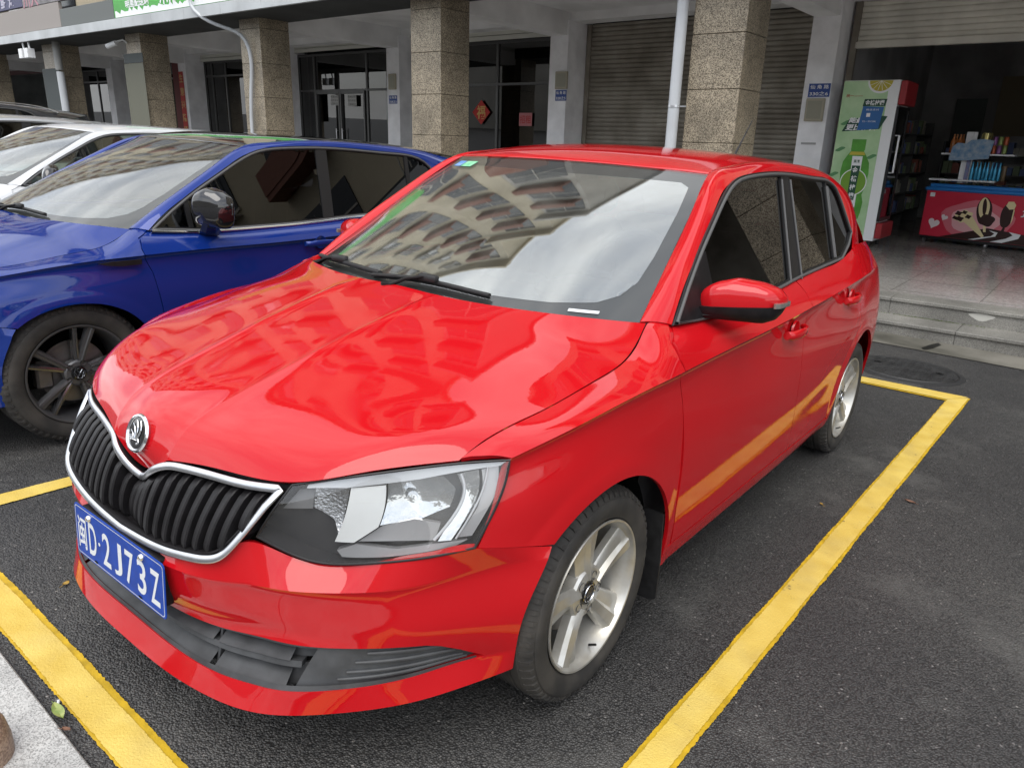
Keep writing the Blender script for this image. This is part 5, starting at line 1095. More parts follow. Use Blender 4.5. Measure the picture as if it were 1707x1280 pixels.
# party walls and dark rooms behind the shop fronts
rooms = [(-6.70, -2.36), (-11.12, -7.08), (-15.5, -11.52), (-20.0, -15.9), (-24.6, -20.4), (-38.0, -29.5), (-1.96, 2.16), (-29.1, -25.0)]
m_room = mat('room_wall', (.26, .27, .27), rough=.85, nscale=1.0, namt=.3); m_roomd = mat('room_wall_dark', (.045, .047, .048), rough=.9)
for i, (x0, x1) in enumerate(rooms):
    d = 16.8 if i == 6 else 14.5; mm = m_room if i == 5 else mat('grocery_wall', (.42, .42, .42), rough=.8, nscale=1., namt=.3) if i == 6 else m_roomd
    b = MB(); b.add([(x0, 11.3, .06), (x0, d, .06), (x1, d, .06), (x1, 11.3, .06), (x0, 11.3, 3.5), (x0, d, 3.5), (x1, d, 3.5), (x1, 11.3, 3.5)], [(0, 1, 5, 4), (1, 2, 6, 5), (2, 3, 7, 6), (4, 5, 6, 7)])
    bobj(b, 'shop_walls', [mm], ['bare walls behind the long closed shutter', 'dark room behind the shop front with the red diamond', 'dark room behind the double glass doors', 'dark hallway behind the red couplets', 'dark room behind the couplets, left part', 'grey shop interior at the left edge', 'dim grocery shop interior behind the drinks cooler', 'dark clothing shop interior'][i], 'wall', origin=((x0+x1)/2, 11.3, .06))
# ---- roller shutters
def shutter(x0, x1, z0, z1, Y, m, label, pitch=.078, skew=0.):
    b = MB(); n = int((z1-z0)/pitch)
    prof = []
    for k in range(n+1):
        z = z0+k*pitch; prof += [(0.000, z), (-.004, z+.004), (-.012, z+pitch*.30), (-.014, z+pitch*.5), (-.012, z+pitch*.74), (-.004, z+pitch*.93), (.006, z+pitch*.96)]
    prof = [(y, min(z, z1)) for y, z in prof]; V = []
    for (y, z) in prof: V += [(x0, Y+y, z), (x1, Y+y-skew, z)]
    b.add(V, [(2*i, 2*i+1, 2*i+3, 2*i+2) for i in range(len(prof)-1)])
    e = bemp('roller_shutter', ((x0+x1)/2, Y, z0), label, 'shutter'); o = ((x0+x1)/2, Y, z0)
    bobj(b, 'curtain', [m], parent=e, origin=o, smooth=True, angle=50)
    for sx in (x0, x1):
        b = MB(); b.box((sx-.045, Y-.05, .06 if z0 > 1 else z0), (sx+.045, Y+.03, z1), bev=.003); bobj(b, 'guide_rail', [m_shut], parent=e, origin=o)
    return e, o
shutter(-6.62, -2.40, .06, 3.46, 11.12, m_shut, 'long closed grey roller shutter behind the white downpipe')
e, o = shutter(-1.88, 2.1, 2.93, 3.46, 11.02, m_shutl, 'half raised pale roller shutter over the open grocery shop')
b = MB(); b.box((-1.86, 10.97, 2.83), (2.08, 11.05, 2.925), bev=.006); bobj(b, 'bottom_bar', [m_shutl], parent=e, origin=o)
# ---- glass shop fronts
def shopfront(x0, x1, label, muls, rails, door=None, top=3.30):
    o = ((x0+x1)/2, 11.1, .06); e = bemp('glass_shop_front', o, label, 'shop front')
    b = MB()
    for x in [x0+.03, x1-.03]+list(muls): b.box((x-.028, 11.07, .06), (x+.028, 11.13, top), bev=.003)
    for z in list(rails)+[top-.03, .10]: b.box((x0, 11.075, z-.025), (x1, 11.125, z+.025), bev=.003)
    bobj(b, 'metal_frame', [m_alu], parent=e, origin=o)
    b = MB(); b.add([(x0, 11.10, .06), (x1, 11.10, .06), (x1, 11.10, top), (x0, 11.10, top)], [(0, 1, 2, 3)]); bobj(b, 'pane', [m_glassd], parent=e, origin=o)
    if door:
        for (a, c) in ((door[0], (door[0]+door[1])/2-.01), ((door[0]+door[1])/2+.01, door[1])):
            b = MB(); w = .05
            b.box((a, 11.04, .08), (a+w, 11.10, 2.42)); b.box((c-w, 11.04, .08), (c, 11.10, 2.42)); b.box((a, 11.045, 2.36), (c, 11.095, 2.425)); b.box((a, 11.045, .08), (c, 11.095, .22)); d = bobj(b, 'door_leaf', [m_alu], parent=e, origin=o); d['_o'] = list(o)
            hx = c-.10 if a == door[0] else a+.10
            b = MB(); b.cyl((hx, 11.0, .95), (hx, 11.0, 1.55), .014, 10); b.cyl((hx, 11.0, 1.0), (hx, 11.05, 1.0), .01, 8); b.cyl((hx, 11.0, 1.5), (hx, 11.05, 1.5), .01, 8)
            h = bobj(b, 'pull_handle', [BASE['chrome_satin']], smooth=True, parent=e, origin=o)
    return e, o
m_band = mat('pale_slats', (.62, .62, .56), rough=.5)
def slatband(x0, x1, z0, z1, label):
    b = MB(); z = z0
    while z < z1: b.box((x0, 10.98, z), (x1, 11.04, z+.085), bev=.012); z += .095
    bobj(b, 'shutter_box', [m_band], label, 'shutter', origin=((x0+x1)/2, 11, z0))
shopfront(-11.1, -7.08, 'dark glass shop front with a red fortune diamond on it', (-8.82, -10.1), (2.48,), None)
slatband(-11.1, -7.08, 3.30, 3.46, 'rolled up pale shutter above the shop front with the red diamond')
shopfront(-15.50, -11.52, 'dark glass front with double doors bearing two white notices', (-14.85, -12.86), (2.44,), (-14.80, -12.92))
slatband(-15.5, -11.52, 3.34, 3.46, 'rolled up beige shutter above the double doors')
shopfront(-20.0, -15.9, 'glass front with a white door beside the red couplets', (-18.9, -19.6), (2.9,), None)
slatband(-20.0, -15.9, 3.29, 3.45, 'rolled up shutter above the white door')
shopfront(-29.1, -25.0, 'black framed clothing shop front left of the khaki board', (-27.0,), (2.9,), None)
shopfront(-24.6, -20.4, 'dark glass front left of the red couplets', (-22.5,), (2.9,), None)
m_red = mat('red_paper', (.40, .018, .015), rough=.6); m_gold = mat('gold_ink', (.50, .33, .10), rough=.5); m_paper = mat('white_paper', (.50, .50, .49), rough=.7); m_ink = mat('ink', (.03, .03, .03), rough=.7); m_pink = mat('pink_paper', (.42, .16, .17), rough=.7)
BX, BZ, BN = np.array([1., 0, 0]), np.array([0, 0, 1.]), np.array([0, -1., 0])
def card(x0, x1, z0, z1, Y, m, text=None, tm=None, name='notice', label='', cat='notice', th=.004, rows=None, bold=.01):
    b = MB(); b.box((x0, Y-th, z0), (x1, Y, z1)); o = ((x0+x1)/2, Y, z0)
    if text:
        rows = rows or [text]; hh = (z1-z0)/len(rows)
        for i, t_ in enumerate(rows):
            if t_.strip(): text_fit(b, t_, 0, 0, (x1-x0)*.86, hh*.62, (((x0+x1)/2, Y-th, z1-hh*(i+.5)), BX, BZ, BN), mi=1, bold=bold, lift=.002)
    return bobj(b, name, [m, tm or m_ink], label, cat, origin=o)
# fortune diamond
b = MB(); c = (-9.22, 11.055, 1.94); r = .245; b.prism([(c[0]-r, c[2]), (c[0], c[2]-r), (c[0]+r, c[2]), (c[0], c[2]+r)], 11.05, 11.056, 'y'); text_fit(b, '福', 0, 0, .24, .27, (c, BX, BZ, BN), mi=1, bold=.02, lift=.008); bobj(b, 'fortune_sign', [m_red, m_gold], 'red diamond paper with a golden fortune character stuck on dark glass', 'paper sign', origin=c, )
card(-8.20, -7.87, 1.68, 1.93, 11.06, m_pink, '招租', m_red, label='small pink paper on the dark shop glass right of the red diamond')
card(-14.17, -13.87, 2.09, 2.33, 11.03, m_paper, 'x', m_ink, rows=['旺铺出租', '联系电话', '13806012'], label='white paper notice on the left leaf of the double doors', bold=0)
card(-13.52, -13.20, 2.07, 2.33, 11.03, m_paper, 'x', m_ink, rows=['旺铺出租', '联系电话', '13806012'], label='white paper notice on the right leaf of the double doors', bold=0)
m_blue = mat('blue_enamel', (.015, .055, .26), rough=.35); m_wht = mat('white_enamel', (.78, .79, .80), rough=.4)
card(-2.28, -1.97, 2.14, 2.325, 10.495, m_blue, 'x', m_wht, rows=['仙 角 路', '330之6'], name='number_plate_sign', cat='house number', label='blue enamel house number plate reading 330', bold=.015)
card(-6.91, -6.66, 2.12, 2.305, 10.495, m_blue, 'x', m_wht, rows=['仙 角 路', '328之5'], name='number_plate_sign', cat='house number', label='blue number plate under the beige box left of the long shutter', bold=.015)
card(-11.45, -11.19, 2.09, 2.26, 10.495, m_blue, 'x', m_wht, rows=['仙 角 路', '328之3'], name='number_plate_sign', cat='house number', label='blue number plate beside the double doors', bold=.015)
m_box = mat('beige_box', (.36, .33, .25), rough=.45); m_boxi = mat('beige_box_face', (.27, .26, .20), rough=.3)
for (x0, x1, z0, z1), lab in zip(((-2.28, -2.01, 1.80, 2.12), (-6.91, -6.64, 2.32, 2.62), (-11.43, -11.20, 2.38, 2.70)), ('beige metal box on the white pier below the blue 330 plate', 'beige metal box on the white pier left of the long shutter', 'beige metal box on the white pier beside the double doors')):
    o = ((x0+x1)/2, 10.5, z0); e = bemp('meter_box', o, lab, 'meter box')
    b = MB(); b.box((x0, 10.455, z0), (x1, 10.498, z1), bev=.008); bobj(b, 'case', [m_box], parent=e, origin=o); b = MB(); b.box((x0+.03, 10.450, z0+.035), (x1-.03, 10.456, z1-.035)); bobj(b, 'face', [m_boxi], parent=e, origin=o)
# pasted scraps on the pier
for k, (x, z) in enumerate(((-2.16, 1.47),)): card(x-.12, x+.10, z, z+.03, 10.497, mat('scrap', (.36, .36, .36)), name='torn_label', label='torn remains of a pasted label low on the white pier', cat='label')
# pipes
def pipe(P, r, label, clamps=(), m=None, joints=()):
    o = tuple(P[-1]); e = bemp('downpipe', o, label, 'downpipe'); b = MB(); b.tube(spl(P, 40) if len(P) > 2 else P, r, 16); bobj(b, 'pipe_run', [m or m_pipe], parent=e, origin=o, smooth=True)
    for z, x, y in clamps:
        b = MB(); b.lathe([(z-.012, r), (z-.012, r+.006), (z+.012, r+.006), (z+.012, r)], axis='z', c=(x, y, 0), n=20); b.box((x+r, y-.008, z-.006), (x+r+.09, y+.008, z+.006)); bobj(b, 'clamp', [BASE['chrome_satin']], parent=e, origin=o, smooth=True)
pipe([(-2.60, 6.88, 3.36), (-2.60, 6.88, -.12)], .066, 'stout white downpipe in front of the stone pillar behind the red roof', clamps=((1.84, -2.60, 6.88), (.6, -2.60, 6.88)))
pipe([(-12.05, 6.36, 3.75), (-12.08, 6.36, 3.58), (-11.95, 6.38, 3.42), (-11.60, 6.65, 3.20), (-11.35, 6.90, 3.04), (-11.27, 6.94, 2.88), (-11.27, 6.94, 2.2), (-11.27, 6.94, -.0)], .032, 'slim pale pipe bending under the canopy onto a stone pillar corner')
pipe([(-19.30, 6.85, 3.36), (-19.30, 6.85, 2.72)], .085, 'upper stretch of the stout pipe with a dark joint at the left', m=mat('grey_pipe', (.28, .28, .27), rough=.5))
pipe([(-19.28, 6.85, 2.68), (-19.28, 6.85, 0.)], .085, 'stout pale drainpipe beside the dark notice board at the left')
# boards on pillars
m_pd = mat('dark_board', (.045, .055, .055), rough=.6); m_kh = mat('khaki_board', (.13, .13, .095), rough=.6)
card(-20.70, -19.66, 1.80, 2.79, 6.985, m_pd, name='notice_board', label='dark blank board on the stone pillar beside the stout drainpipe', cat='board')
card(-16.20, -15.33, 1.30, 2.76, 6.985, m_kh, name='notice_board', label='khaki blank board on the stone pillar with the camera', cat='board')
card(-16.18, -15.32, 2.77, 2.96, 6.985, m_pd, name='notice_board', label='narrow dark board directly above the khaki board', cat='board')
for (x0, x1, z0, z1), lab in zip(((-20.93, -20.62, .4, 3.30), (-20.42, -20.15, .5, 3.00)), ('dark red couplet strip left of the bright one', 'bright red couplet strip with gold characters beside the white door')):
    pass
card(-20.93, -20.55, .4, 3.30, 10.60, mat('dark_red', (.11, .010, .010), rough=.6), name='couplet', label='dark red hanging strip left of the bright red couplet', cat='paper strip')
card(-20.40, -20.15, .5, 3.00, 10.49, m_red, 'x', m_gold, rows=list('生意兴隆通四海'), name='couplet', label='bright red couplet strip with gold characters by the white door', cat='paper strip')
# camera and lamps under the canopy
o = (-16.0, 7.0, 3.2); e = bemp('security_camera', o, 'small white security camera on the pillar under the canopy', 'camera')
b = MB(); b.tube([(-16.33, 6.72, 3.10), (-16.10, 6.82, 3.17)], .052, 14); bobj(b, 'camera_body', [m_wht], parent=e, origin=o, smooth=True); b = MB(); b.tube([(-16.15, 6.80, 3.18), (-16.05, 6.95, 3.24), (-15.98, 7.0, 3.18)], .02, 8); bobj(b, 'bracket', [m_wht], parent=e, origin=o, smooth=True)
b = MB(); b.cyl((-16.335, 6.718, 3.10), (-16.325, 6.722, 3.102), .040, 14); bobj(b, 'lens_cover', [BASE['gloss_black']], parent=e, origin=o)
for k, x in enumerate((-20.33, -19.98)):
    o = (x, 6.5, 3.2); e = bemp('spot_lamp', o, ('left' if k == 0 else 'right')+'most of the two small boxed lamps hanging from the canopy edge', 'lamp', 'boxed lamps under the canopy')
    b = MB(); b.box((x-.10, 6.40, 2.98), (x+.10, 6.58, 3.20), bev=.01); bobj(b, 'lamp_case', [m_wht], parent=e, origin=o); b = MB(); b.tube([(x+.02, 6.5, 3.20), (x-.02, 6.5, 3.35)], .022, 8); bobj(b, 'stem', [m_wht], parent=e, origin=o, smooth=True)
# ---- drinks cooler
m_gr = mat('cooler_green', (.30, .50, .25), rough=.45, nscale=2.4, col2=(.48, .66, .40)); m_grd = mat('bottle_green', (.09, .32, .04), rough=.4, nscale=6, namt=.2); m_dk = mat('label_green', (.015, .07, .04), rough=.5); m_lem = mat('lemon', (.50, .42, .05), rough=.5); m_lim = mat('lime', (.16, .32, .03), rough=.5)
o = (-1.38, 10.5, .06); e = bemp('drinks_cooler', o, 'tall green drinks cooler with a lime tea bottle printed on its side', 'cooler')
# body, in its own axes (slightly turned)
def tb(b, ang=R_(0), c=(-1.07, 10.30)):
    ca, sa = math.cos(ang), math.sin(ang); b.v = [((x-c[0])*ca-(y-c[1])*sa+c[0], (x-c[0])*sa+(y-c[1])*ca+c[1], z) for x, y, z in b.v]; return b
b = MB(); b.box((-1.72, 10.305, .16), (-.99, 10.98, 2.34), bev=.006); bobj(b, 'cabinet', [m_wht], parent=e, origin=o)
b = MB(); b.box((-1.725, 10.298, .18), (-1.13, 10.306, 2.335)); bobj(b, 'side_panel', [m_gr], parent=e, origin=o)
m_cr = mat('cooler_red', (.30, .02, .025), rough=.4); b = MB(); b.box((-.988, 10.32, 2.02), (-.90, 10.97, 2.33), bev=.01); bobj(b, 'red_header', [m_cr], parent=e, origin=o); b = MB(); b.box((-.988, 10.32, .20), (-.90, 10.97, .42), bev=.01); bobj(b, 'red_plinth', [m_cr], parent=e, origin=o)
b = MB(); b.box((-.99, 10.31, .44), (-.955, 10.345, 2.0)); b.box((-.99, 10.93, .44), (-.955, 10.97, 2.0)); b.box((-.99, 10.31, 1.96), (-.955, 10.97, 2.0)); b.box((-.99, 10.31, .44), (-.955, 10.97, .49)); d = bobj(b, 'door_frame', [BASE['black']], parent=e, origin=o)
b = MB(); b.add([(-.965, 10.34, .48), (-.965, 10.94, .48), (-.965, 10.94, 1.97), (-.965, 10.34, 1.97)], [(0, 1, 2, 3)]); bobj(b, 'door_glass', [m_glassd], parent=e, origin=o)
b = MB(); b.tube([(-.95, 10.36, 1.62), (-.90, 10.36, 1.62), (-.90, 10.36, 1.12), (-.95, 10.36, 1.12)], .013, 8); bobj(b, 'door_handle', [m_wht], parent=e, origin=o, smooth=True)
b = MB()
for x in (-1.65, -1.06):
    for y in (10.38, 10.9): b.cyl((x, y, .06), (x, y, .165), .030, 12)
bobj(b, 'feet', [BASE['black']], parent=e, origin=o)
fr = lambda x, z: ((x, 10.297, z), BX, BZ, BN)
def shape(poly, m, nm, y=10.296): b = MB(); b.add([(x, y, z) for x, z in poly], [tuple(range(len(poly)))]); return bobj(b, nm, [m], parent=e, origin=o)
def disc(cx, cz, rx, rz, n=32, a0=0, a1=360): return [(cx+rx*math.cos(R_(a)), cz+rz*math.sin(R_(a))) for a in np.linspace(a0, a1, n, endpoint=(a1-a0) < 360)]
shape(disc(-1.235, 2.333, .175, .165, 24, 180, 360), m_wht, 'lemon_rind', 10.2965); shape(disc(-1.235, 2.333, .150, .138, 24, 180, 360), m_lem, 'lemon_slice', 10.2955)
b = MB()
for a in (205, 232, 258, 282, 308, 335): b.tube([(-1.235, 10.2945, 2.33), (-1.235+.145*math.cos(R_(a)), 10.2945, 2.333+.132*math.sin(R_(a)))], .0035, 4)
bobj(b, 'lemon_segments', [m_wht], parent=e, origin=o)
shape([(-1.43, 2.00), (-1.135, 2.00), (-1.12, 2.095), (-1.415, 2.095)], m_dk, 'title_block', 10.2955)
b = MB(); text_fit(b, '金桔柠檬', 0, 0, .25, .072, fr(-1.275, 2.047), bold=.02, lift=.004); bobj(b, 'title_writing', [m_wht], parent=e, origin=o)
b = MB(); text_fit(b, '统一', 0, 0, .10, .045, fr(-1.62, 2.14), bold=.01, lift=.002); b.tube([(-1.56, 10.294, 2.135), (-1.45, 10.294, 2.137)], .003, 4); bobj(b, 'maker_mark', [m_red], parent=e, origin=o)
shape([(-1.66, 1.66), (-1.16, 1.70), (-1.08, 1.87), (-1.20, 1.88), (-1.58, 1.83)], m_dk, 'slogan_block', 10.2962)
b = MB(); text_fit(b, '能量补给', 0, 0, .40, .075, fr(-1.38, 1.815), bold=.03, lift=.003, shear=.25); text_fit(b, '更比柠檬', 0, 0, .42, .085, fr(-1.40, 1.72), bold=.03, lift=.003, shear=.25); bobj(b, 'slogan_writing', [m_wht], parent=e, origin=o)
shape([(-1.455, 1.68), (-1.175, 1.705), (-1.145, 1.99), (-1.42, 2.0)], mat('poster_blue', (.03, .13, .36), rough=.5), 'pasted_poster', 10.2925)
b = MB(); text_fit(b, '微信支付', 0, 0, .17, .026, fr(-1.29, 1.955), lift=.006); text_fit(b, '扫一扫付款', 0, 0, .18, .022, fr(-1.31, 1.80), lift=.006); b.box((-1.36, 10.290, 1.86), (-1.31, 10.2915, 1.91)); bobj(b, 'poster_writing', [m_wht], parent=e, origin=o)
# bottle artwork
bp_ = [(-1.49, 1.56), (-1.30, 1.56), (-1.30, 1.42), (-1.31, 1.40), (-1.27, 1.34), (-1.215, 1.24), (-1.20, 1.10), (-1.215, .93), (-1.245, .80), (-1.215, .70), (-1.225, .55), (-1.245, .46), (-1.46, .44), (-1.50, .50), (-1.51, .62), (-1.485, .72), (-1.53, .82), (-1.575, .95), (-1.59, 1.10), (-1.575, 1.25), (-1.525, 1.34), (-1.485, 1.40), (-1.49, 1.42)]
shape(bp_, m_grd, 'bottle_art', 10.2958)
shape([(-1.485, 1.39), (-1.305, 1.39), (-1.285, 1.345), (-1.505, 1.345)], m_lem, 'bottle_neck_art', 10.2952)
shape([(-1.455, 1.33), (-1.315, 1.33), (-1.315, .62), (-1.43, .62)], m_wht, 'bottle_label_art', 10.2950)
shape(disc(-1.39, .97, .185, .185), m_wht, 'lime_rim_art', 10.2946); shape(disc(-1.39, .97, .172, .172), m_lim, 'lime_art', 10.2940)
shape([(-1.44, 1.20), (-1.325, 1.20), (-1.345, .72), (-1.44, .72)], m_dk, 'label_strip_art', 10.2934)
b = MB(); [text_fit(b, ch, 0, 0, .075, .085, fr(-1.388, z), bold=.02, lift=.006) for ch, z in zip('金桔柠檬', (1.14, 1.02, .90, .78))]; bobj(b, 'label_writing', [m_wht], parent=e, origin=o)
b = MB(); text_fit(b, '果漾', 0, 0, .085, .045, fr(-1.385, 1.26), bold=.02, lift=.004); bobj(b, 'label_heading', [m_dk], parent=e, origin=o)
for k, (x, z) in enumerate(((-1.62, 1.78), (-1.20, 1.33), (-1.64, 1.42), (-1.68, 1.07), (-1.40, .30), (-1.22, .26), (-1.60, .36))):
    shape([(x+.07*math.cos(t)*(1-.5*math.sin(t)**2), z+.028*math.sin(t)+.02*math.cos(t)) for t in np.linspace(0, 6.28, 14, endpoint=False)], mat('mint_art', (.09, .25, .10), rough=.5) if k == 0 else bpy.data.materials['mint_art'], 'leaf_art', 10.2964)
# ---- ice cream freezer
def rz(P, c=(-.70, 11.92), a=R_(-11)): ca, sa = math.cos(a), math.sin(a); return [((x)*ca-(y)*sa+c[0], (x)*sa+(y)*ca+c[1], z) for x, y, z in P]
o = (0, 11.8, .06); e = bemp('ice_cream_freezer', o, 'red chest freezer with blue rim and ice cream pictures inside the shop', 'freezer')
W_, D_ = 1.78, .66
def fz(b, nm, m, smooth=False): b.v = rz(b.v); return bobj(b, nm, m, parent=e, origin=o, smooth=smooth)
m_fr = mat('freezer_red', (.62, .030, .065), rough=.35, nscale=1.6, col2=(.55, .022, .05)); m_fb = mat('freezer_blue', (.03, .20, .55), rough=.35)
b = MB(); b.box((0, 0, .16), (W_, D_, .86), bev=.01); fz(b, 'freezer_body', [m_fr])
b = MB(); b.box((.02, .02, .12), (W_-.02, D_, .165)); fz(b, 'freezer_base', [BASE['black']])
b = MB(); b.box((-.03, -.03, .85), (W_+.03, D_+.03, .905), bev=.018); b.box((.02, .02, .90), (W_-.02, D_-.02, .955), bev=.012); fz(b, 'blue_rim', [m_fb])
b = MB(); b.box((.07, .07, .952), (W_-.07, D_-.07, .962)); fz(b, 'sliding_lid', [m_glassd])
for x in (.06, W_-.10, .95):
    b = MB(); b.cyl((x, .05, .095), (x+.03, .05, .095), .034, 14); fz(b, 'caster', [BASE['chrome_satin']], True)
def art(poly, m, nm, y=-.004): b = MB(); b.add([(x, y, z) for x, z in poly], [tuple(range(len(poly)))]); fz(b, nm, [m])
m_choc = mat('chocolate', (.030, .008, .006), rough=.35); m_cream = mat('cream', (.80, .68, .38), rough=.5); m_pk = mat('pale_pink', (.80, .42, .44), rough=.5); m_pk2 = mat('mid_pink', (.68, .16, .20), rough=.5)
def blob(cx, cz, rx, rz_, n=26, w=.0, k=5, ph=0, rot=0):
    P = []
    for a in np.linspace(0, 2*math.pi, n, endpoint=False): r_ = 1+w*math.sin(k*a+ph); x, z = rx*r_*math.cos(a), rz_*r_*math.sin(a); P.append((cx+x*math.cos(rot)-z*math.sin(rot), cz+x*math.sin(rot)+z*math.cos(rot)))
    return P
art(blob(.78, .46, .50, .28, w=.05), m_pk2, 'glow_art', -.002); art(blob(.76, .45, .34, .20, w=.06, ph=1), m_pk, 'glow_art', -.0028)
art([(.30, .165), (1.75, .165), (1.74, .25), (1.55, .30), (1.2, .335), (.95, .36), (.62, .26)], m_choc, 'chocolate_stream_art', -.0036)
art([(.72, .170), (.80, .170), (1.08, .25), (1.10, .31), (.98, .33), (1.06, .29), (1.02, .25)], m_wht, 'cream_swirl_art', -.0044); art([(1.02, .168), (1.18, .168), (1.38, .25), (1.40, .31), (1.24, .335), (1.30, .29), (1.22, .235)], m_wht, 'cream_swirl_art', -.0044)
art(blob(.86, .60, .105, .20, w=.02, rot=.12), m_choc, 'ice_bar_art', -.0048); art(blob(.85, .645, .075, .15, w=.02, rot=.12), m_cream, 'ice_bar_filling_art', -.0056); art(blob(.855, .66, .028, .12, rot=.12), m_choc, 'ice_bar_core_art', -.0062)
art(blob(.92, .47, .105, .085, w=.1, k=4), m_choc, 'ice_bar_lower_art', -.0064); art([(.885, .39), (.925, .39), (.94, .30), (.905, .30)], m_cream, 'stick_art', -.0046)
art(blob(1.17, .57, .085, .185, w=.02, rot=-.06), m_choc, 'dipped_bar_art', -.0048); art([(1.13, .70), (1.15, .76), (1.22, .765), (1.255, .72), (1.245, .66), (1.18, .65)], m_cream, 'bitten_corner_art', -.0056); art([(1.235, .66), (1.252, .65), (1.250, .50), (1.235, .44)], m_cream, 'dipped_bar_edge_art', -.0054); art([(1.15, .39), (1.18, .39), (1.17, .29), (1.12, .29)], m_choc, 'stick_art', -.0050)
art([(.50, .50), (.68, .56), (.93, .235), (.90, .215)], m_cream, 'cone_art', -.0046); art(blob(.59, .50, .13, .085, w=.12, k=6, rot=.25), m_cream, 'cone_ice_art', -.0052)
for cx, cz, r_ in ((.52, .54, .045), (.60, .56, .035), (.55, .46, .05), (.66, .50, .04), (.48, .47, .035)): art(blob(cx, cz, r_, r_*.7, w=.2, k=4), m_choc, 'nut_art', -.0060)
def heart(cx, cz, s_, rot=0):
    P = []
    for a in np.linspace(0, 2*math.pi, 26, endpoint=False): x = 16*math.sin(a)**3; z = 13*math.cos(a)-5*math.cos(2*a)-2*math.cos(3*a)-math.cos(4*a); x, z = x*s_/16, z*s_/16; P.append((cx+x*math.cos(rot)-z*math.sin(rot), cz+x*math.sin(rot)+z*math.cos(rot)))
    return P
m_hw = mat('heart_white', (.8, .7, .7), rough=.5); art(heart(.19, .36, .085, -.25), m_hw, 'heart_art', -.005); art(heart(.33, .46, .05, -.4), m_hw, 'heart_art', -.005)
b = MB(); text_fit(b, '巧乐兹', 0, 0, .42, .135, ((1.56, -.003, .60), BX, BZ, BN), bold=.06, lift=.002, shear=.15); fz(b, 'writing_shadow', [m_choc]); b = MB(); text_fit(b, '巧乐兹', 0, 0, .42, .135, ((1.56, -.003, .60), BX, BZ, BN), bold=.02, lift=.006, shear=.15); fz(b, 'writing', [m_wht])
b = MB(); b.box((1.36, -.006, .79), (1.50, -.002, .825)); b.box((1.54, -.006, .785), (1.66, -.002, .82)); b.box((.06, -.006, .76), (.13, -.002, .82)); fz(b, 'small_mark', [m_wht])
# ---- rack standing on the freezer, with its goods
o = (-.2, 12.1, .96); e = bemp('display_rack', o, 'white two-tier display rack with blue header standing on the freezer', 'rack')
b = MB(); b.box((-.34, 12.08, .97), (-.26, 12.11, 1.72)); b.box((-.30, 12.10, .97), (-.20, 12.13, 1.72)); bobj(b, 'post', [m_wht], parent=e, origin=o)
b = MB(); b.box((-.62, 12.0, 1.385), (.34, 12.30, 1.41), bev=.004); bobj(b, 'shelf', [m_wht], parent=e, origin=o); b = MB(); b.box((-.72, 11.98, 1.00), (.16, 12.30, 1.025), bev=.004); bobj(b, 'shelf', [m_wht], parent=e, origin=o)
m_hd = mat('header_blue', (.10, .24, .42), rough=.4, nscale=14, col2=(.34, .42, .50))
b = MB(); b.prism([(-.50, 1.30), (-.25, 1.31), (-.10, 1.33), (.02, 1.34), (.05, 1.60), (-.10, 1.62), (-.25, 1.60), (-.30, 1.55), (-.42, 1.56), (-.48, 1.50)], 11.96, 11.975, 'y'); bobj(b, 'header_card', [m_hd], parent=e, origin=o)
b = MB(); b.box((-.265, 12.06, .98), (-.215, 12.075, 1.34)); bobj(b, 'side_card', [mat('side_card', (.30, .18, .30), rough=.5, nscale=20, col2=(.14, .24, .42))], parent=e, origin=o)
def can(x, y, z, r_, h, m, label, cat, group, bottle=False):
    b = MB(); prof = [(0, .0001), (0, r_*.85), (.008, r_), (h-.012, r_), (h, r_*.82), (h, .0001)] if not bottle else [(0, .0001), (0, r_*.9), (.01, r_), (h*.62, r_), (h*.80, r_*.42), (h*.86, r_*.36), (h, r_*.40), (h, .0001)]
    b.lathe(prof, axis='z', c=(x, y, z), n=18); return bobj(b, 'drink_bottle' if bottle else 'drink_can', [m], label, cat, group, smooth=True, origin=(x, y, z))
mo = mat('orange_drink', (.40, .14, .04), rough=.2); mg = mat('gold_can', (.55, .48, .20), rough=.2, metal=.7); mc = [mat('can_red', (.35, .08, .03), rough=.3, metal=.3), mat('can_purple', (.20, .08, .22), rough=.3, metal=.3), mat('can_green', (.20, .26, .08), rough=.3, metal=.3)]; mb_ = mat('can_blue', (.06, .36, .58), rough=.25, metal=.3); mbr = mat('can_brown', (.16, .11, .06), rough=.35)
ORD = ['leftmost', 'second from the left', 'third from the left', 'fourth from the left', 'fifth from the left', 'sixth from the left', 'seventh from the left', 'rightmost']
for k in range(4): can(-.50+.075*(k % 2)+.01*k, 12.08+.10*(k//2), 1.412, .036, .27, mo, 'amber bottle on the upper rack shelf, '+['front left', 'front right', 'back left', 'back right'][k]+' of its four', 'bottle', 'amber bottles on the rack', True)
for k in range(2): can(-.085+.012*k, 12.10+.11*k, 1.412, .062, .30, mg, ['front', 'rear'][k]+' one of the two tall gold tins by the blue header card', 'tin', 'gold tins on the rack')
for k in range(6): can(.05+.07*(k % 3), 12.06, 1.412+(k//3)*.125, .033, .12, mc[(k % 3+k//3) % 3], ['red', 'purple', 'green'][(k % 3+k//3) % 3]+' can in the '+['lower', 'upper'][k//3]+' row of stacked cans at the right of the rack', 'can', 'stacked coloured cans')
for k in range(8): can(-.17+.05*k if k < 8 else 0, 12.06+.05*(k % 2), 1.027, .024, .26, mb_, 'slim blue bottle, '+ORD[k]+' of eight on the lower rack shelf', 'bottle', 'blue bottles on the rack', True)
for k in range(3): can(.245+.0*k-.02*k, 12.10+.05*k, 1.027, .030, .22, mbr, ['front', 'middle', 'rear'][k]+' one of three brown cans at the end of the lower rack shelf', 'can', 'brown cans on the rack')
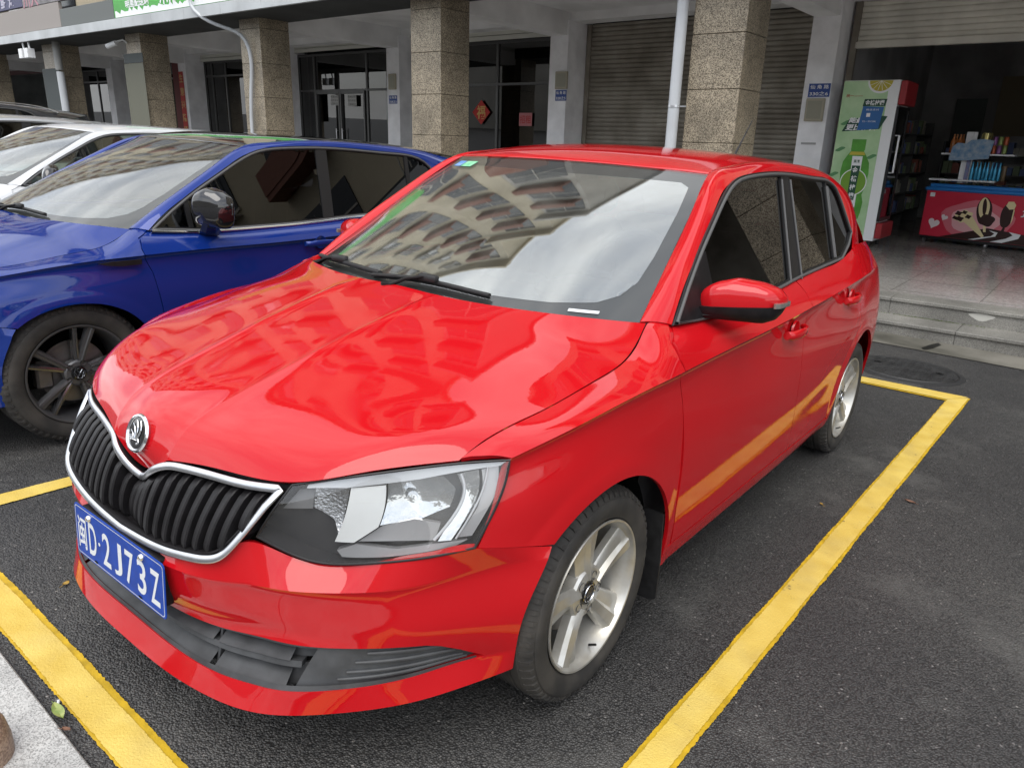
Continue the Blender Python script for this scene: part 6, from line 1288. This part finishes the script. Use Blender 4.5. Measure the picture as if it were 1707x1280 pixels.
# shop shelving and posters at the back
o = (-.4, 15.5, .06); e = bemp('shop_shelving', o, 'dark stocked shelves along the left wall of the shop', 'shelves')
b = MB()
for z in (.3, .65, 1.0, 1.35, 1.7): b.box((-1.93, 11.6, z), (-1.50, 15.8, z+.02))
for y in (11.6, 13.0, 14.4, 15.8): b.box((-1.93, y, .06), (-1.50, y+.03, 1.95))
bobj(b, 'rack_frame', [mat('shelf_metal', (.10, .10, .10), rough=.5)], parent=e, origin=o)
b = MB(); rg = np.random.default_rng(8); mi_ = []
for z in (.32, .67, 1.02, 1.37, 1.72):
    y = 11.66
    while y < 15.7:
        w = .06+.10*rg.random(); h = .12+.14*rg.random(); b.box((-1.88, y, z), (-1.55-.08*rg.random(), y+w*.9, z+h), mi=int(rg.integers(0, 4))); y += w
g_ = bobj(b, 'packed_goods', [mat('goods_a', (.45, .16, .12), rough=.5), mat('goods_b', (.25, .32, .18), rough=.5), mat('goods_c', (.60, .58, .50), rough=.5), mat('goods_d', (.16, .22, .45), rough=.5)], parent=e, origin=o, kind='stuff')
o = (.9, 16.2, .06); e = bemp('shop_shelving', o, 'stocked shelves across the back wall of the shop', 'shelves')
b = MB()
for z in (.3, .65, 1.0, 1.35): b.box((-1.3, 16.1, z), (2.0, 16.6, z+.02))
for x in (-1.3, .35, 2.0): b.box((x-.02, 16.1, .06), (x+.02, 16.6, 1.62))
bobj(b, 'rack_frame', [bpy.data.materials['shelf_metal']], parent=e, origin=o)
b = MB(); rg = np.random.default_rng(11)
for z in (.32, .67, 1.02, 1.37):
    x = -1.27
    while x < 1.95:
        w = .05+.09*rg.random(); h = .10+.16*rg.random(); b.box((x, 16.12+.05*rg.random(), z), (x+w*.9, 16.5, z+h), mi=int(rg.integers(0, 4))); x += w
bobj(b, 'packed_goods', [bpy.data.materials[q] for q in ('goods_a', 'goods_b', 'goods_c', 'goods_d')], parent=e, origin=o, kind='stuff')
card(-.62, .12, 1.75, 2.85, 16.75, mat('poster_beige', (.26, .22, .14), rough=.6), name='wall_poster', label='dim beige poster hanging at the back of the shop', cat='poster')
card(.45, 1.75, 1.7, 2.75, 16.75, mat('poster_grey', (.20, .20, .20), rough=.6), 'x', mat('poster_red', (.22, .05, .05)), rows=['海西酒', '名烟名酒'], name='wall_poster', label='dim grey banner with red characters at the back of the shop', cat='poster')
card(-1.35, -.80, 1.35, 2.45, 16.75, mat('poster_g2', (.12, .14, .13), rough=.6), name='wall_poster', label='dim grey-green poster left of the beige one at the back of the shop', cat='poster')
# left-hand shops: red-brown header, framed picture, tube lamp, clothes
card(-38, -29.5, 3.30, 4.0, 11.0, mat('redbrown', (.09, .022, .020), rough=.6), name='shop_header', label='dark red-brown header over the grey shop at the left edge', cat='sign')
card(-36.6, -34.9, 2.35, 3.1, 14.4, mat('frame_dark', (.02, .02, .02)), name='picture_frame', label='black framed picture on the grey wall of the left-hand shop', cat='picture')
b = MB(); b.tube([(-35.9, 13.6, 3.55), (-34.5, 13.6, 3.52)], .03, 8); bobj(b, 'tube_lamp', [mat('tube_light', (1., 1., .95), emit=2.5)], 'lit white tube lamp inside the shop at the left edge', 'lamp', origin=(-35, 13.6, 3.55))
b = MB(); rg = np.random.default_rng(2)
for k in range(7):
    x = -28.3+.28*k; h = .7+.3*rg.random(); b.box((x, 12.4, 1.9-h), (x+.22, 12.55, 1.9), bev=.04)
bobj(b, 'hanging_clothes', [mat('cloth_black', (.015, .014, .016), rough=.9)], 'row of black clothes hanging inside the dark shop', 'clothes', kind='stuff')
# ---- signboards standing on the canopy edge
m_sg = mat('sign_green', (.06, .36, .05), rough=.45, nscale=3, namt=.12)
def board(x0, x1, z0, z1, m, label, rows=None, tm=None, bold=.03):
    o = ((x0+x1)/2, 6.50, z0); e = bemp('signboard', o, label, 'signboard'); b = MB(); b.box((x0, 6.44, z0), (x1, 6.52, z1), bev=.006); bobj(b, 'sign_panel', [m], parent=e, origin=o)
    for t_, cx, cz, w, h, mm in (rows or []):
        b = MB(); text_fit(b, t_, 0, 0, w, h, ((cx, 6.437, cz), BX, BZ, BN), bold=bold, lift=.003); bobj(b, 'sign_writing', [mm], parent=e, origin=o)
    return e, o
e, o = board(-15.20, -8.6, 3.545, 4.55, m_sg, 'bright green signboard with white characters above the canopy', [('明里配送站', -14.2, 3.76, .95, .14, m_wht), ('小作', -13.0, 3.76, .62, .30, m_wht), ('鲜配到家', -11.7, 3.86, .80, .14, m_wht)])
b = MB(); rg = np.random.default_rng(4); P = [(-15.15, 3.55)]; x = -15.15
while x < -10.3: P += [(x, 3.60+.07*rg.random()), (x+.06, 3.62+.10*rg.random())]; x += .10+.12*rg.random()
P += [(-10.3, 3.55)]; b.add([(x, 6.4365, z) for x, z in P], [tuple(range(len(P)))]); bobj(b, 'white_splash', [m_wht], parent=e, origin=o)
m_b1 = mat('panel_beige', (.30, .27, .25), rough=.6); m_b2 = mat('panel_grey', (.13, .14, .135), rough=.6); m_b3 = mat('panel_brown', (.085, .078, .072), rough=.6); m_lil = mat('sign_lilac', (.42, .40, .50), rough=.5); m_pks = mat('sign_pink', (.42, .20, .24), rough=.5); m_nav = mat('navy', (.05, .05, .12), rough=.5)
board(-17.80, -15.22, 3.545, 3.90, m_b2, 'blank dark grey board left of the green sign')
board(-21.60, -17.82, 3.545, 4.06, m_b1, 'blank beige board above the left stretch of canopy')
board(-26.5, -21.62, 3.545, 3.74, m_b3, 'low blank brown board at the left end of the canopy')
board(-24.0, -19.82, 4.10, 5.0, m_nav, 'dark shop sign with pale characters at the top left corner', [('理鲜烤', -20.9, 4.30, 1.5, .36, m_lil)])
board(-19.80, -15.22, 4.07, 5.0, mat('sign_grey', (.20, .19, .20), rough=.6, nscale=3, namt=.4), 'grey shop sign with pink and red lettering above the beige board', [('川人', -19.3, 4.24, .9, .40, m_pks), ('家味', -17.4, 4.26, 1.2, .34, m_pks)])
# ---- the flats above and along the street (seen in the paint and glass)
m_apt = mat('apartment_render', (.50, .44, .32), rough=.8, nscale=.4, namt=.12); m_apt2 = mat('apartment_pale', (.42, .40, .36), rough=.8, nscale=.4, namt=.1); m_win = mat('window_dark', (.02, .025, .03), rough=.1); m_rail = mat('balcony_red', (.20, .07, .04), rough=.6); m_ac = mat('ac_white', (.5, .5, .5), rough=.5)
def flats(x0, x1, Yf, Yb, z0, floors, fh, wall, label, seed=0, bay=3.3):
    o = ((x0+x1)/2, Yf, z0); e = bemp('apartment_block', o, label, 'building'); rg = np.random.default_rng(seed)
    b = MB(); top = z0+floors*fh; b.box((x0, Yf, z0), (x1, Yb, top)); b.box((x0-.3, Yf-.5, top), (x1+.3, Yb+.3, top+.35)); b.box((x0, Yf-.1, top+.35), (x1, Yf+.1, top+1.1)); bobj(b, 'wall', [wall], parent=e, origin=o)
    wn_ = MB(); fr_ = MB(); bl = MB(); ac = MB(); nb = int((x1-x0)/bay)
    for f in range(floors):
        for k in range(nb):
            cx = x0+(k+.5)*(x1-x0)/nb; zb_ = z0+f*fh
            if k % 2 == 0:
                bl.box((cx-1.0, Yf-.50, zb_+.05), (cx+1.0, Yf-.02, zb_+.18)); bl.box((cx-1.0, Yf-.52, zb_+.18), (cx+1.0, Yf-.46, zb_+.75)); wn_.box((cx-1.0, Yf-.03, zb_+.2), (cx+1.0, Yf-.01, zb_+2.4))
                fr_.box((cx-.02, Yf-.05, zb_+.2), (cx+.02, Yf-.03, zb_+2.4)); fr_.box((cx-1.0, Yf-.05, zb_+1.7), (cx+1.0, Yf-.03, zb_+1.75))
            else:
                wn_.box((cx-.75, Yf-.03, zb_+.95), (cx+.75, Yf-.01, zb_+2.35)); fr_.box((cx-.80, Yf-.06, zb_+.88), (cx+.80, Yf-.02, zb_+.95)); fr_.box((cx-.80, Yf-.06, zb_+2.35), (cx+.80, Yf-.02, zb_+2.42)); fr_.box((cx-.02, Yf-.05, zb_+.95), (cx+.02, Yf-.03, zb_+2.35))
                for q in range(7): fr_.box((cx-.72+.24*q-.012, Yf-.28, zb_+.75), (cx-.72+.24*q+.012, Yf-.26, zb_+2.4))
                fr_.box((cx-.75, Yf-.28, zb_+.73), (cx+.75, Yf-.02, zb_+.77))
                if rg.random() > .4: ac.box((cx+.95, Yf-.38, zb_+.5), (cx+1.6, Yf-.05, zb_+1.0), bev=.02)
    bobj(wn_, 'windows', [m_win], parent=e, origin=o, kind='stuff'); bobj(fr_, 'window_frames', [m_apt2], parent=e, origin=o, kind='stuff'); bobj(bl, 'balconies', [m_rail], parent=e, origin=o, kind='stuff'); bobj(ac, 'air_conditioners', [m_ac], parent=e, origin=o, kind='stuff')
APT_TOP = 7
flats(-64, -12.8, 7.9, 19.5, 3.78, APT_TOP, 3.0, m_apt, 'tall beige block of flats over the left part of the arcade', 1)
flats(-12.78, -8.6, 7.9, 19.5, 3.78, 5, 3.0, m_apt, 'middle wing of the beige flats over the arcade', 2, bay=2.1)
flats(-8.58, -6.2, 7.9, 19.5, 3.78, 4, 2.9, m_apt2, 'lowest pale wing of the flats over the middle of the arcade', 4, bay=2.3)
flats(-60, 45, -42, -50, 0, 3, 3.1, m_apt2, 'long pale block of flats across the street behind the viewer', 3)
b = MB(); b.box((-60, 7.66, 3.75), (30, 19.5, 3.80)); bobj(b, 'arcade_roof', [m_under], 'flat roof over the arcade shops', 'roof', origin=(-20, 12, 3.75))
b = MB(); b.box((2.6, 11.1, -.6), (30, 19, 3.74)); bobj(b, 'street_wall', [m_shut], 'row of closed shop fronts right of the grocery shop', 'building', origin=(16, 11, 0))
flats(-2.0, 32, 9.5, 19.5, 3.82, 4, 3.0, m_apt, 'beige flats over the arcade to the right of the picture', 5)
